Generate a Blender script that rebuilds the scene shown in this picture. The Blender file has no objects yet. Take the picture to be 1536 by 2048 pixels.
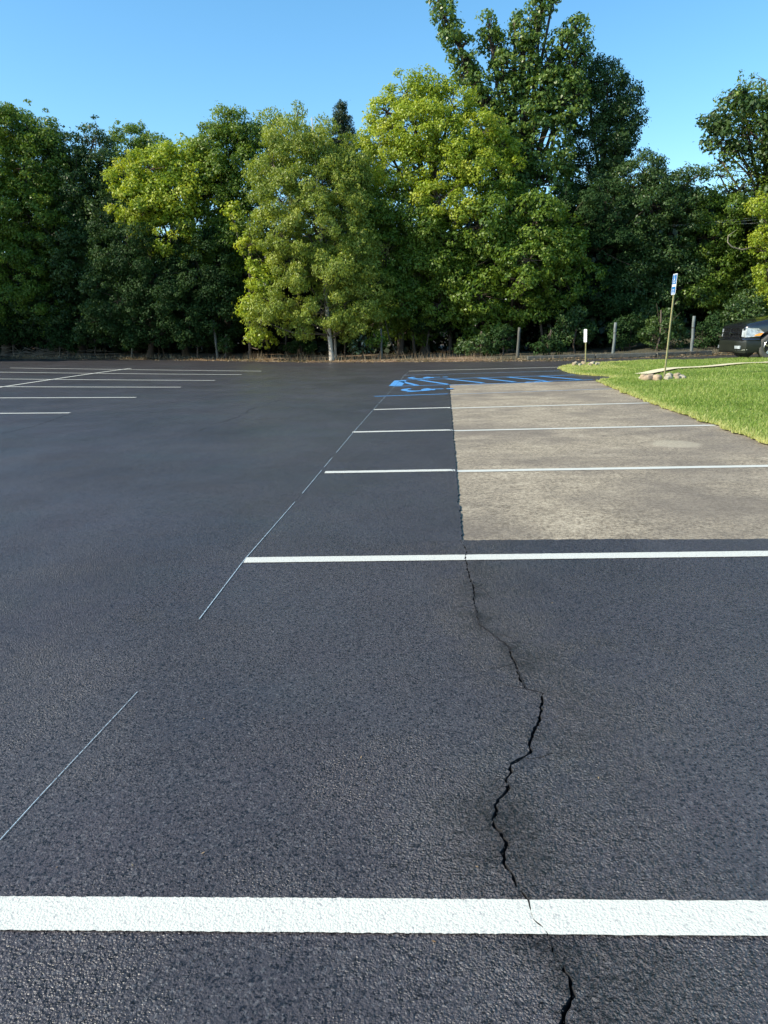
import bpy, bmesh, math
import numpy as np
from mathutils import Vector, Matrix
SC = bpy.context.scene
COL = SC.collection
# ---------------------------------------------------------------- camera
FPX = 1500.0; TH = math.atan(369/1500.0); ROLL = .025; CH = 1.29
cF = np.array([0, math.cos(TH), -math.sin(TH)]); cU = np.array([0, math.sin(TH), math.cos(TH)]); cX = np.array([1., 0, 0])
cR = cX*math.cos(ROLL) - cU*math.sin(ROLL); cT = cU*math.cos(ROLL) + cX*math.sin(ROLL)
cd = bpy.data.cameras.new('camera'); cam = bpy.data.objects.new('camera', cd); COL.objects.link(cam)
cd.sensor_fit = 'VERTICAL'; cd.sensor_height = 24; cd.lens = 24*FPX/2048; cd.clip_start = .05; cd.clip_end = 3000
M = Matrix(((cR[0], cT[0], -cF[0], 0), (cR[1], cT[1], -cF[1], 0), (cR[2], cT[2], -cF[2], CH), (0, 0, 0, 1)))
cam.matrix_world = M
SC.camera = cam
SC.render.resolution_x = 768; SC.render.resolution_y = 1024
# ---------------------------------------------------------------- sky and sun
SUN_EL = 37; SUN_AZ = 19           # azimuth: degrees towards the viewer from due left
S = Vector((-math.cos(math.radians(SUN_EL))*math.cos(math.radians(SUN_AZ)),
            -math.cos(math.radians(SUN_EL))*math.sin(math.radians(SUN_AZ)), math.sin(math.radians(SUN_EL))))
w = bpy.data.worlds.new('World'); SC.world = w; w.use_nodes = True
nt = w.node_tree; bg = nt.nodes['Background']; sky = nt.nodes.new('ShaderNodeTexSky')
sky.sky_type = 'NISHITA'; sky.sun_disc = False; sky.sun_elevation = math.radians(SUN_EL)
sky.sun_rotation = math.atan2(S.x, S.y)
sky.air_density = 1.0; sky.dust_density = 0.5; sky.ozone_density = 3.0
hs = nt.nodes.new('ShaderNodeHueSaturation'); hs.inputs['Saturation'].default_value = 1.2; hs.inputs['Hue'].default_value = .488; hs.inputs['Value'].default_value = 1.1
nt.links.new(sky.outputs[0], hs.inputs['Color']); nt.links.new(hs.outputs[0], bg.inputs[0]); bg.inputs[1].default_value = .15
sl = bpy.data.lights.new('sun', 'SUN'); sl.energy = 4.6; sl.angle = math.radians(.5); sl.color = (1, .91, .74)
so = bpy.data.objects.new('sun', sl); COL.objects.link(so); so.rotation_euler = S.to_track_quat('Z', 'Y').to_euler()
SC.view_settings.view_transform = 'Standard'; SC.view_settings.look = 'None'
SC.view_settings.exposure = .6; SC.view_settings.gamma = 1; SC.view_settings.use_curve_mapping = False
# ---------------------------------------------------------------- helpers
rng = np.random.default_rng(7)
def ss(a, b, x):
    t = np.clip((np.asarray(x, float)-a)/(b-a), 0, 1); return t*t*(3-2*t)
def H(x, y): return .022*np.maximum(0, -np.asarray(x, float)-3)*ss(12, 28, y)      # the lot rises gently to the far left
def ray(px, py): return cF + cR*(px-768)/FPX - cT*(py-1024)/FPX
def G(px, py, dz=0.0):
    d = ray(px, py); z = dz
    for i in range(50):
        t = (z-CH)/d[2]; p = np.array([0, 0, CH])+d*t; z = .5*z+.5*(float(H(p[0], p[1]))+dz)
    return p
def P(px, py, Y):
    d = ray(px, py); return np.array([0, 0, CH])+d*Y/d[1]
def tag(o, label=None, cat=None, group=None, kind=None):
    if label: o['label'] = label
    if cat: o['category'] = cat
    if group: o['group'] = group
    if kind: o['kind'] = kind
    return o
def empty(name, loc, label, cat, group=None, rz=0):
    o = bpy.data.objects.new(name, None); o.empty_display_size = .2; COL.objects.link(o); o.location = loc; o.rotation_euler[2] = rz
    return tag(o, label, cat, group)
def link(name, me, mat, parent=None, world=True):
    o = bpy.data.objects.new(name, me); COL.objects.link(o)
    if mat is not None:
        for m in (mat if isinstance(mat, (list, tuple)) else [mat]): me.materials.append(m)
    if parent is not None:
        o.parent = parent
        if world: o.matrix_parent_inverse = (Matrix.Translation(parent.location) @ parent.rotation_euler.to_matrix().to_4x4()).inverted()
    return o
def mesh_np(name, V, Fq, n=4, smooth=False, attr=None):
    V = np.asarray(V, np.float32).reshape(-1, 3); Fq = np.asarray(Fq, np.int32).reshape(-1, n)
    me = bpy.data.meshes.new(name); me.vertices.add(len(V)); me.vertices.foreach_set('co', V.ravel())
    me.loops.add(Fq.size); me.loops.foreach_set('vertex_index', Fq.ravel())
    me.polygons.add(len(Fq)); me.polygons.foreach_set('loop_start', np.arange(len(Fq), dtype=np.int32)*n)
    me.polygons.foreach_set('loop_total', np.full(len(Fq), n, np.int32))
    if smooth: me.polygons.foreach_set('use_smooth', np.ones(len(Fq), bool))
    if attr is not None:
        a = me.attributes.new('tone', 'FLOAT', 'FACE'); a.data.foreach_set('value', np.asarray(attr, np.float32))
    me.update(calc_edges=True); me.validate(); return me
def bm_mesh(name, bm, smooth=False):
    me = bpy.data.meshes.new(name); bmesh.ops.recalc_face_normals(bm, faces=bm.faces); bm.to_mesh(me); bm.free()
    if smooth: me.polygons.foreach_set('use_smooth', [True]*len(me.polygons))
    return me
def box(bm, c, s, rot=None, bev=0):
    r = bmesh.ops.create_cube(bm, size=1); vs = r['verts']
    m = Matrix.Translation(c) @ (rot.to_4x4() if rot else Matrix()) @ Matrix.Diagonal((*s, 1))
    bmesh.ops.transform(bm, matrix=m, verts=vs)
    if bev:
        es = list({e for v in vs for e in v.link_edges})
        bmesh.ops.bevel(bm, geom=es, offset=bev, segments=2, affect='EDGES', profile=.5)
def tube(pts, rads, n=7, cap=True):
    pts = [np.asarray(p, float) for p in pts]; V = []; Fc = []
    for i, p in enumerate(pts):
        a = pts[max(0, i-1)]; b = pts[min(len(pts)-1, i+1)]; t = b-a; t = t/(np.linalg.norm(t)+1e-9)
        u = np.cross(t, [0.13, .98, .11]) if abs(t[1]) < .9 else np.cross(t, [1, 0, 0]); u /= np.linalg.norm(u); v = np.cross(t, u)
        for k in range(n):
            an = 2*math.pi*k/n; V.append(p+rads[i]*(u*math.cos(an)+v*math.sin(an)))
    for i in range(len(pts)-1):
        for k in range(n):
            Fc.append((i*n+k, i*n+(k+1) % n, (i+1)*n+(k+1) % n, (i+1)*n+k))
    return V, Fc
def unit(a): return a/np.maximum(np.linalg.norm(a, axis=-1, keepdims=True), 1e-9)
class MB:
    def __init__(s): s.V = []; s.F = []
    def add(s, V, F):
        o = len(s.V); s.V += [tuple(map(float, v)) for v in V]; s.F += [tuple(i+o for i in f) for f in F]
    def tube(s, pts, rads, n=7):
        V, F = tube(pts, rads, n); F = F+[tuple(range(n))[::-1], tuple(range(len(V)-n, len(V)))]; s.add(V, F)
    def build(s, name, mat, parent=None, smooth=False):
        me = bpy.data.meshes.new(name); me.from_pydata(s.V, [], s.F); me.update()
        if smooth: me.polygons.foreach_set('use_smooth', [True]*len(me.polygons))
        return link(name, me, mat, parent)
# ---------------------------------------------------------------- materials
def mat(name, rough=.8, col=(.5, .5, .5), metal=0, spec=.5, coat=0):
    m = bpy.data.materials.new(name); m.use_nodes = True; n = m.node_tree; b = n.nodes['Principled BSDF']
    b.inputs['Base Color'].default_value = (*col, 1); b.inputs['Roughness'].default_value = rough; b.inputs['Metallic'].default_value = metal
    b.inputs['Specular IOR Level'].default_value = spec; b.inputs['Coat Weight'].default_value = coat
    return m, n, b
def N(n, t, **k):
    x = n.nodes.new(t)
    for a, v in k.items():
        if a[0] == '_': x.inputs[a[1:]].default_value = v
        else: setattr(x, a, v)
    return x
def noise(n, scale, detail=4, rough=.55, coord=None, stretch=None):
    tc = N(n, 'ShaderNodeTexCoord'); x = N(n, 'ShaderNodeTexNoise'); x.inputs['Scale'].default_value = scale
    x.inputs['Detail'].default_value = detail; x.inputs['Roughness'].default_value = rough
    if stretch:
        mp = N(n, 'ShaderNodeMapping'); mp.inputs['Scale'].default_value = stretch
        n.links.new(tc.outputs['Object'], mp.inputs[0]); n.links.new(mp.outputs[0], x.inputs['Vector'])
    else: n.links.new(tc.outputs['Object'], x.inputs['Vector'])
    return x
def ramp(n, src, stops):
    r = N(n, 'ShaderNodeValToRGB'); n.links.new(src, r.inputs[0]); e = r.color_ramp.elements
    while len(e) < len(stops): e.new(.5)
    for el, (p, c) in zip(e, stops): el.position = p; el.color = (*c, 1) if len(c) == 3 else c
    return r
def mix(n, fac, a, b, bt='MIX'):
    x = N(n, 'ShaderNodeMix', data_type='RGBA', blend_type=bt)
    for i, v in ((0, fac), (6, a), (7, b)):
        if isinstance(v, (int, float)): x.inputs[i].default_value = v
        elif isinstance(v, tuple): x.inputs[i].default_value = (*v, 1)
        else: n.links.new(v, x.inputs[i])
    return x.outputs[2]
def math_(n, op, a, b=None):
    x = N(n, 'ShaderNodeMath', operation=op)
    for i, v in ((0, a), (1, b)):
        if v is None: continue
        if isinstance(v, (int, float)): x.inputs[i].default_value = v
        else: n.links.new(v, x.inputs[i])
    return x.outputs[0]
def bump(n, b, h, strength, dist, prev=None):
    x = N(n, 'ShaderNodeBump'); x.inputs['Distance'].default_value = dist
    if isinstance(strength, (int, float)): x.inputs['Strength'].default_value = strength
    else: n.links.new(strength, x.inputs['Strength'])
    n.links.new(h, x.inputs['Height'])
    if prev is not None: n.links.new(prev, x.inputs['Normal'])
    if b is not None: n.links.new(x.outputs[0], b.inputs['Normal'])
    return x.outputs[0]
def grain(n):
    """height of sealed asphalt: pebbly aggregate, stronger in broad patches and along the old crack"""
    tc = N(n, 'ShaderNodeTexCoord')
    a = noise(n, 130, 2, .5); v = N(n, 'ShaderNodeTexVoronoi'); v.inputs['Scale'].default_value = 170; n.links.new(tc.outputs['Object'], v.inputs['Vector'])
    f = noise(n, 330, 2, .6)
    h = math_(n, 'ADD', math_(n, 'MULTIPLY', a.outputs[0], 1.0), math_(n, 'ADD', math_(n, 'MULTIPLY', v.outputs['Distance'], -.55), math_(n, 'MULTIPLY', f.outputs[0], .35)))
    return h
def near_crack(n):
    a = N(n, 'ShaderNodeAttribute', attribute_name='wear'); k = noise(n, 3.2, 4, .7)
    return math_(n, 'MULTIPLY', a.outputs['Fac'], ramp(n, k.outputs[0], [(.35, (.25,)*3), (.6, (1.2,)*3)]).outputs[0])
def asphalt():
    m, n, b = mat('sealed asphalt', .42, spec=.5)
    big = noise(n, .45, 5, .6); mid = noise(n, 2.2, 4, .6, stretch=(1, .35, 1)); fine = noise(n, 60, 3, .6); pu = noise(n, .7, 2)
    c = ramp(n, big.outputs[0], [(.32, (.043, .039, .043)), (.66, (.078, .070, .075))]).outputs[0]
    c = mix(n, ramp(n, pu.outputs[0], [(.45, (0, 0, 0)), (.75, (1, 1, 1))]).outputs[0], c, (.070, .060, .068))
    c = mix(n, math_(n, 'MULTIPLY', ramp(n, mid.outputs[0], [(.5, (0, 0, 0)), (.8, (1, 1, 1))]).outputs[0], .5), c, (.092, .088, .092))
    st = noise(n, 1.1, 5, .7, stretch=(1.3, 1, 1))
    c = mix(n, math_(n, 'MULTIPLY', ramp(n, st.outputs[0], [(.6, (0, 0, 0)), (.72, (1, 1, 1))]).outputs[0], .45), c, (.070, .058, .043))
    c = mix(n, ramp(n, fine.outputs[0], [(.3, (1, 1, 1)), (.5, (0, 0, 0))]).outputs[0], c, (.014, .015, .018))
    te = noise(n, .5, 3, .6, stretch=(1, 1.4, 1)); c = mix(n, math_(n, 'MULTIPLY', ramp(n, te.outputs[0], [(.5, (0, 0, 0)), (.66, (1, 1, 1))]).outputs[0], .45), c, (.052, .058, .060))
    tcs = N(n, 'ShaderNodeTexCoord'); vs = N(n, 'ShaderNodeTexVoronoi'); vs.inputs['Scale'].default_value = 160; n.links.new(tcs.outputs['Object'], vs.inputs['Vector'])
    sr = N(n, 'ShaderNodeSeparateColor'); n.links.new(vs.outputs['Color'], sr.inputs[0])
    c = mix(n, math_(n, 'MULTIPLY', ramp(n, sr.outputs[0], [(.84, (0, 0, 0)), (.90, (1, 1, 1))]).outputs[0], .32), c, (.18, .18, .185))  # pale aggregate specks that also paint glints into the colour
    c = mix(n, math_(n, 'MULTIPLY', ramp(n, math_(n, 'ADD', sr.outputs[1], math_(n, 'ADD', math_(n, 'MULTIPLY', near_crack(n), .07), math_(n, 'MULTIPLY', math_(n, 'POWER', near_crack(n), 5), .04))), [(.84, (0, 0, 0)), (.89, (1, 1, 1))]).outputs[0], .85), c, (.006, .006, .008))  # pits painted dark, the shade inside them put into the colour
    n.links.new(c, b.inputs['Base Color'])
    rr = noise(n, 1.3, 3); n.links.new(ramp(n, rr.outputs[0], [(.35, (.30,)*3), (.7, (.42,)*3)]).outputs[0], b.inputs['Roughness'])
    pn = noise(n, .9, 4, .65); st = math_(n, 'ADD', ramp(n, pn.outputs[0], [(.35, (.30,)*3), (.65, (.95,)*3)]).outputs[0], math_(n, 'MULTIPLY', near_crack(n), 1.1))
    cz = noise(n, 62, 3, .65); hh = math_(n, 'ADD', grain(n), math_(n, 'MULTIPLY', near_crack(n), math_(n, 'MULTIPLY', cz.outputs[0], 2.8)))
    bump(n, b, hh, st, .0078)
    return m
def paint(name, col, wear, dark=(.05, .05, .06), lo=.33):
    m, n, b = mat(name, .55)
    f = noise(n, 120, 3, .6); g = noise(n, 5, 3)
    t = math_(n, 'ADD', f.outputs[0], math_(n, 'MULTIPLY', g.outputs[0], .12))
    c = mix(n, ramp(n, t, [(lo, (1, 1, 1)), (lo+.07, (0, 0, 0))]).outputs[0], tuple(x*1. for x in col), dark)
    n.links.new(c, b.inputs['Base Color']); bump(n, b, grain(n), .45, .0045); return m
def concrete():
    m, n, b = mat('weathered exposed aggregate concrete', .85)
    s1 = noise(n, 2.6, 8, .75, stretch=(.75, 1.15, 1)); s2 = noise(n, 42, 6, .9); s3 = noise(n, 110, 2, .6); s4 = noise(n, .6, 3)
    c = ramp(n, s1.outputs[0], [(.38, (.115, .088, .056)), (.5, (.26, .205, .135)), (.62, (.46, .385, .27))]).outputs[0]
    c = mix(n, ramp(n, s2.outputs[0], [(.42, (0, 0, 0)), (.58, (1, 1, 1))]).outputs[0], mix(n, .7, c, (.075, .056, .034)), mix(n, .5, c, (.70, .60, .44)))
    c = mix(n, ramp(n, s3.outputs[0], [(.27, (1, 1, 1)), (.36, (0, 0, 0))]).outputs[0], c, (.05, .045, .04))
    c = mix(n, math_(n, 'MULTIPLY', ramp(n, s4.outputs[0], [(.45, (0, 0, 0)), (.62, (1, 1, 1))]).outputs[0], .65), c, (.14, .115, .09))
    # one pale worn patch
    tc = N(n, 'ShaderNodeTexCoord'); mp = N(n, 'ShaderNodeMapping'); pp = G(1352, 886); mp.inputs['Location'].default_value = (-pp[0]/.26, -pp[1]/.30, 0); mp.inputs['Scale'].default_value = (1/.26, 1/.30, 0)
    n.links.new(tc.outputs['Object'], mp.inputs[0]); le = N(n, 'ShaderNodeVectorMath', operation='LENGTH'); n.links.new(mp.outputs[0], le.inputs[0])
    dd = math_(n, 'ADD', le.outputs['Value'], math_(n, 'MULTIPLY', noise(n, 4, 3).outputs[0], .7))
    c = mix(n, math_(n, 'MULTIPLY', ramp(n, dd, [(.72, (0, 0, 0)), (1, (0, 0, 0))]).outputs[0], 0), c, c)
    pr = N(n, 'ShaderNodeMapRange'); n.links.new(dd, pr.inputs[0]); pr.inputs[1].default_value = 1.4; pr.inputs[2].default_value = 1.15; pr.inputs[3].default_value = 0; pr.inputs[4].default_value = .55
    c = mix(n, pr.outputs[0], c, (.42, .37, .27))
    n.links.new(c, b.inputs['Base Color'])
    h = math_(n, 'ADD', s2.outputs[0], math_(n, 'MULTIPLY', s3.outputs[0], .6)); bump(n, b, h, .8, .006); return m
def simple(name, col, rough=.8, var=.25, scale=8, bmp=.3, bd=.01, metal=0, spec=.5, stretch=None, coat=0):
    m, n, b = mat(name, rough, col, metal, spec, coat); s = noise(n, scale, 5, .65, stretch=stretch)
    lo = tuple(c*(1-var) for c in col); hi = tuple(min(1, c*(1+var)) for c in col)
    n.links.new(ramp(n, s.outputs[0], [(.3, lo), (.7, hi)]).outputs[0], b.inputs['Base Color'])
    if bmp: bump(n, b, s.outputs[0], bmp, bd)
    return m
def leafmat(name, lo, mid, hi, trans=.35, rough=.45, spec=.35):
    m, n, b = mat(name, rough, spec=spec); a = N(n, 'ShaderNodeAttribute', attribute_name='tone')
    r = ramp(n, a.outputs['Fac'], [(0, lo), (.5, mid), (1, hi)]); n.links.new(r.outputs[0], b.inputs['Base Color'])
    t = N(n, 'ShaderNodeBsdfTranslucent'); tr = mix(n, 1.0, r.outputs[0], (1.5, 1.45, .7), 'MULTIPLY'); n.links.new(tr, t.inputs[0])
    x = N(n, 'ShaderNodeMixShader'); x.inputs[0].default_value = trans; n.links.new(b.outputs[0], x.inputs[1]); n.links.new(t.outputs[0], x.inputs[2])
    n.links.new(x.outputs[0], n.nodes['Material Output'].inputs[0]); return m
M_ASP = asphalt(); M_CON = concrete()
M_WHITE = paint('white line paint', (.61, .61, .54), .2, dark=(.40, .40, .38), lo=.40)
M_WHITE_OLD = paint('thin white paint on slab', (.72, .73, .70), .3, dark=(.42, .41, .37), lo=.44)
M_BLUE = paint('blue stall paint', (.09, .30, .62), .2, dark=(.06, .12, .22), lo=.40)
M_BLUE_THIN = paint('thin blue stall paint', (.20, .33, .50), .4, dark=(.12, .15, .2), lo=.50)
M_BLUE_CON = paint('faded blue paint on concrete', (.34, .40, .48), .4, dark=(.28, .27, .24), lo=.50)
M_CHALK = paint('pale blue chalk', (.36, .47, .54), .5, dark=(.12, .15, .18), lo=.46)
M_VOID = simple('crack shade black', (.008, .008, .01), .95, bmp=0)  # near-black colour stands for the shade down inside the cracks
M_BARK = simple('grey brown bark', (.10, .075, .055), .9, .4, 14, .8, .03, stretch=(3, 3, .6))
M_BARK_PALE = simple('pale smooth bark', (.42, .37, .30), .85, .35, 10, .6, .02, stretch=(2, 2, .7))
M_WOOD = simple('weathered grey wood', (.10, .10, .085), .9, .3, 12, .6, .01, stretch=(4, 4, .4))
M_SOIL = simple('forest soil and litter', (.045, .034, .022), .95, .5, 5, .8, .05)
M_VERGE = simple('dry pine straw', (.30, .20, .115), .95, .45, 9, .9, .04)
M_LAWNSOIL = simple('lawn thatch', (.10, .11, .04), .95, .4, 6, .6, .03)
M_STONE = simple('tan fieldstone', (.33, .26, .17), .85, .3, 9, .6, .02)
M_PATH = simple('cream concrete path', (.66, .58, .38), .85, .15, 12, .3, .01)
LEAF = {
 'yellow': leafmat('yellow green maple leaf', (.17, .25, .018), (.30, .38, .034), (.44, .47, .06)),
 'mid': leafmat('mid green leaf', (.065, .125, .016), (.125, .205, .025), (.22, .29, .04)),
 'olive': leafmat('olive fine leaf', (.135, .185, .028), (.225, .29, .042), (.36, .40, .075)),
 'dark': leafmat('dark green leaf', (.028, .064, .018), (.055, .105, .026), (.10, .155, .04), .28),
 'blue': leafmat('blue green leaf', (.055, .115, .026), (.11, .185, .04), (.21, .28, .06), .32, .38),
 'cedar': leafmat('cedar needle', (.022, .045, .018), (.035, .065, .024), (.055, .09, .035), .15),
 'shade': leafmat('shade darkened leaf', (.016, .042, .012), (.030, .066, .018), (.052, .095, .026), .25, .6, .15),  # shade under the trees put into the leaf colour
 'glossy': leafmat('glossy broad leaf', (.04, .07, .03), (.06, .10, .04), (.10, .14, .06), .15, .22, .7),
 'fill': leafmat('shade black wood leaf', (.008, .018, .006), (.014, .028, .009), (.022, .04, .013), .15),  # gloom inside the wood put into a near-black leaf colour
}
# ---------------------------------------------------------------- setting: lot, pad, lawn, verge
crackpx = [(923, 1081), (933, 1104), (930, 1119), (938, 1147), (947, 1177), (949, 1211), (959, 1249), (982, 1266), (1017, 1292), (1025, 1305), (1034, 1339), (1051, 1377), (1083, 1386), (1085, 1416), (1079, 1441), (1064, 1467), (1059, 1488), (1063, 1503), (1044, 1516), (1023, 1527), (1024, 1545), (1011, 1560), (1018, 1572), (1012, 1588), (991, 1610), (994, 1623), (985, 1642), (991, 1655), (1004, 1666), (1016, 1687), (1008, 1703), (1011, 1727), (1026, 1746), (1034, 1770), (1050, 1789), (1058, 1808), (1069, 1843), (1087, 1856), (1098, 1875), (1103, 1901), (1119, 1925), (1133, 1955), (1143, 1990), (1127, 2019), (1125, 2050)]
cg = np.array([G(*q)[:2] for q in crackpx]); order = np.argsort(cg[:, 1]); cg = cg[order]
cg = np.vstack([[(.30, -8), (.26, .2), (.23, .9)], cg])
PADF = 4.47; PADB = 17.35
cwy = [-8, .9, 1.25, 1.3, 1.5, 1.55, 1.62, 1.75, 1.95, 2.2, 2.45, 2.62, 2.8, 3.1, 3.5, 4.0, 4.47]
cww = [.004, .013, .010, .0035, .003, .009, .015, .009, .008, .010, .009, .010, .008, .006, .007, .006, .005]
rj = np.random.default_rng(3); JY = np.arange(-10, 40, .012); JA = rj.normal(0, 1, len(JY)); JB = rj.normal(0, 1, len(JY)); JC = np.convolve(rj.normal(0, 1, len(JY)), np.ones(9)/3, 'same')
def bnd(y, side=0):
    y = np.asarray(y, float)
    a = np.interp(y, cg[:, 1], cg[:, 0]); p = .48+(y-PADF)*(1.56-.48)/(PADB-PADF)
    c = np.where(y < PADF, a, p)
    j = np.interp(y, JY, JA if side < 0 else JB); jc = np.interp(y, JY, JC)
    amp = np.where(y < PADF, .0024, .0055)
    wd = np.where(y < PADF, np.interp(y, cwy, cww)*np.sqrt(1+np.minimum(9, (np.gradient(np.interp(JY, cg[:, 1], cg[:, 0]), JY)**2)[np.clip(np.searchsorted(JY, y), 0, len(JY)-1)])), 0)
    return c + jc*np.where(y < PADF, .0022, .0028) + j*amp*(1 if side else 0)*np.where((y > PADF) & (side > 0), 0, 1) + side*wd/2
edx = [-60, -30, -22, -17.4, -10.15, -5.5, -1.2, 2.6, 6, 7.6, 11.2, 13.2, 20, 60]
edy = [22, 29, 33.5, 35.05, 33.8, 32.2, 30.1, 28.4, 26.95, 27.5, 27.6, 28.5, 29, 31]
def edge(x): return np.interp(x, edx, edy)
def grid(X, Y, Z):
    r, c = X.shape; V = np.stack([X, Y, Z], -1).reshape(-1, 3); i = np.arange(r*c).reshape(r, c)
    Fq = np.stack([i[:-1, :-1], i[:-1, 1:], i[1:, 1:], i[1:, :-1]], -1).reshape(-1, 4); return V, Fq
def skirt(pts, drop):
    p = np.asarray(pts); q = p.copy(); q[:, 2] -= drop; k = len(p); V = np.vstack([p, q]); i = np.arange(k-1)
    return V, np.stack([i, i+1, i+1+k, i+k], -1)
def join(parts):
    V = []; Fq = []; o = 0
    for v, f in parts: V.append(v); Fq.append(np.asarray(f)+o); o += len(v)
    return np.vstack(V), np.vstack(Fq)
def front(x): return -.075*(np.clip(x, .3, 5)-.48)
yr1 = np.concatenate([np.arange(-8, .8, .8), np.arange(.8, 4.47, .012), np.arange(4.47, PADB, .035), [PADB]])
tt = np.linspace(0, 1, 30)[1:]
offs = np.array([0, .02, .08, .25, .7, 1.5, 2.5, 4, 5, 6, 7, 8, 9, 10, 11, 12, 13, 14, 15, 17, 19, 22, 26, 30, 40, 55])[::-1]
parts = []; cuts = []
XL = bnd(yr1, -1)[:, None] - offs[None, :]; YL = np.repeat(yr1[:, None], len(offs), 1)
yb = PADB; xb = bnd(np.array([yb]), -1)[0]
X2 = xb + tt[:, None]*(.15) - offs[None, :]; Y2 = PADB+(edge(X2)-PADB)*tt[:, None]
XA = np.vstack([XL, X2]); YA = np.vstack([YL, Y2]); ZA = H(XA, YA); parts.append(grid(XA, YA, ZA))
cuts.append(skirt(np.stack([XL[:, -1], YL[:, -1], H(XL[:, -1], YL[:, -1])], -1), .04))
yr2 = yr1[yr1 < PADF-.001]; yr2 = np.append(yr2, PADF)
offr = np.concatenate([np.arange(0, .4, .02), np.arange(.4, 4.4, .03), [5, 7, 10, 15, 25, 45]])
XR = bnd(yr2-1e-6*(yr2 >= PADF), 1)[:, None]+offr[None, :]; fx = rng.normal(0, .005, len(offr))+np.convolve(rng.normal(0, .008, len(offr)+8), np.ones(9)/9, 'valid')*2
YR = yr2[:, None]+(front(XR))*ss(2.5, PADF, yr2)[:, None] + fx[None, :]*(yr2[:, None] > PADF-1e-4)
parts.append(grid(XR, YR, XR*0)); cuts.append(skirt(np.stack([XR[-1], YR[-1], XR[-1]*0], -1), .04)); cuts.append(skirt(np.stack([XR[:, 0], YR[:, 0], XR[:, 0]*0], -1), .04))
offb = np.concatenate([np.arange(0, 4.4, .06), [5, 6, 8, 10, 15, 25, 45]]); t3 = np.concatenate([[0], tt])
X3 = xb+t3[:, None]*.15+offb[None, :]; Y3 = PADB+(edge(X3)-PADB)*t3[:, None]; parts.append(grid(X3, Y3, X3*0)); cuts.append(skirt(np.stack([X3[0], Y3[0], X3[0]*0], -1), .04))
V, Fq = join(parts); me = mesh_np('parking_lot', V, Fq)
dx_ = V[:, 0]-bnd(V[:, 1], 0); wr = np.where(dx_ > 0, np.exp(-dx_/.34), np.exp(dx_/.13))*(V[:, 1] < 4.46); at_ = me.attributes.new('wear', 'FLOAT', 'POINT'); at_.data.foreach_set('value', wr.astype(np.float32))
lot = link('parking_lot', me, M_ASP); tag(lot, 'freshly sealed dark asphalt parking lot', kind='structure')
V, Fq = grid(*[a for a in (lambda X, Y: (X, Y, X*0-.036))(*np.meshgrid(np.array([-.6, 1.9]), np.array([-8., 4.4])))]); link('crack_bed', mesh_np('crack_bed', V, Fq), M_VOID, lot)
V, Fq = join(cuts); link('cut_edge', mesh_np('cut_edge', V, Fq), simple('shade dark asphalt edge', (.016, .016, .018), .95, .3, 60, .5, .004), lot)  # cut faces near-black, the ledge's shade put into the colour
# concrete pad, a little lower than the overlay around it
gx, gy = np.meshgrid(np.linspace(.2, 5.6, 20), np.linspace(4.05, 17.6, 40)); V, Fq = grid(gx, gy, gx*0-.011)
pad = link('concrete_pad', mesh_np('concrete_pad', V, Fq), M_CON); tag(pad, 'weathered tan concrete slab set into the asphalt', kind='structure')
def surf(x, y):
    inp = (y > PADF+front(x)) & (y < PADB) & (x > bnd(y, -1)); return np.where(inp, -.011, H(x, y))
# ground to the horizon
gx = np.concatenate([[-900, -300, -120], np.arange(-60, 61, 4), [120, 300, 900]]); gy = np.concatenate([[-900, -300, -60], np.arange(-20, 90, 4), [150, 400, 1200]])
GX, GY = np.meshgrid(gx.astype(float), gy.astype(float)); V, Fq = grid(GX, GY, H(np.clip(GX, -40, 60), GY)-.08)
tag(link('ground', mesh_np('ground', V, Fq, smooth=True), M_SOIL), 'bare woodland soil reaching the horizon', kind='structure')
# verge along the trees
xv = np.arange(-60, 60, .12); nj = np.convolve(rng.normal(0, .12, len(xv)+8), np.ones(9)/9, 'valid')
VX = np.repeat(xv[None, :], 9, 0); dv = np.array([-.12, .1, .4, .8, 1.3, 3, 7, 14, 26])
bank = ss(9, 14, VX)
VY = edge(VX)+dv[:, None]+nj[None, :]*np.array([1.6, 1, .6, .3, 0, 0, 0, 0, 0])[:, None]
VZ = H(VX, VY)+np.array([.004, .03, .05, .07, .08, .1, .12, .15, .15])[:, None]+rng.normal(0, .008, VX.shape)*(dv[:, None] > 0)+bank*np.array([0, 0, .01, .03, .08, .4, 1.1, 1.6, 1.6])[:, None]
V, Fq = grid(VX, VY, VZ)
m_v, n_v, b_v = mat('verge litter', .95); tcv = N(n_v, 'ShaderNodeTexCoord'); spv = N(n_v, 'ShaderNodeSeparateXYZ'); n_v.links.new(tcv.outputs['Object'], spv.inputs[0])
q1 = noise(n_v, 7, 5, .7, stretch=(.6, 1.4, 1)); q2 = noise(n_v, .5, 2)
c1 = ramp(n_v, q1.outputs[0], [(.3, (.07, .045, .028)), (.5, (.22, .14, .085)), (.7, (.36, .26, .16))]).outputs[0]
c2 = ramp(n_v, q1.outputs[0], [(.3, (.03, .03, .018)), (.7, (.10, .09, .05))]).outputs[0]
mrx = N(n_v, 'ShaderNodeMapRange'); n_v.links.new(spv.outputs[0], mrx.inputs[0]); mrx.inputs[1].default_value = 3; mrx.inputs[2].default_value = 6  # darker soil tone on the right, the bank's shade put into the colour
n_v.links.new(mix(n_v, math_(n_v, 'MAXIMUM', mrx.outputs[0], ramp(n_v, q2.outputs[0], [(.42, (0, 0, 0)), (.6, (1, 1, 1))]).outputs[0]), c1, c2), b_v.inputs['Base Color']); bump(n_v, b_v, q1.outputs[0], .9, .04)
tag(link('verge', mesh_np('verge', V, Fq, smooth=True), m_v), 'strip of dry straw and leaf litter under the trees', kind='structure')
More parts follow.
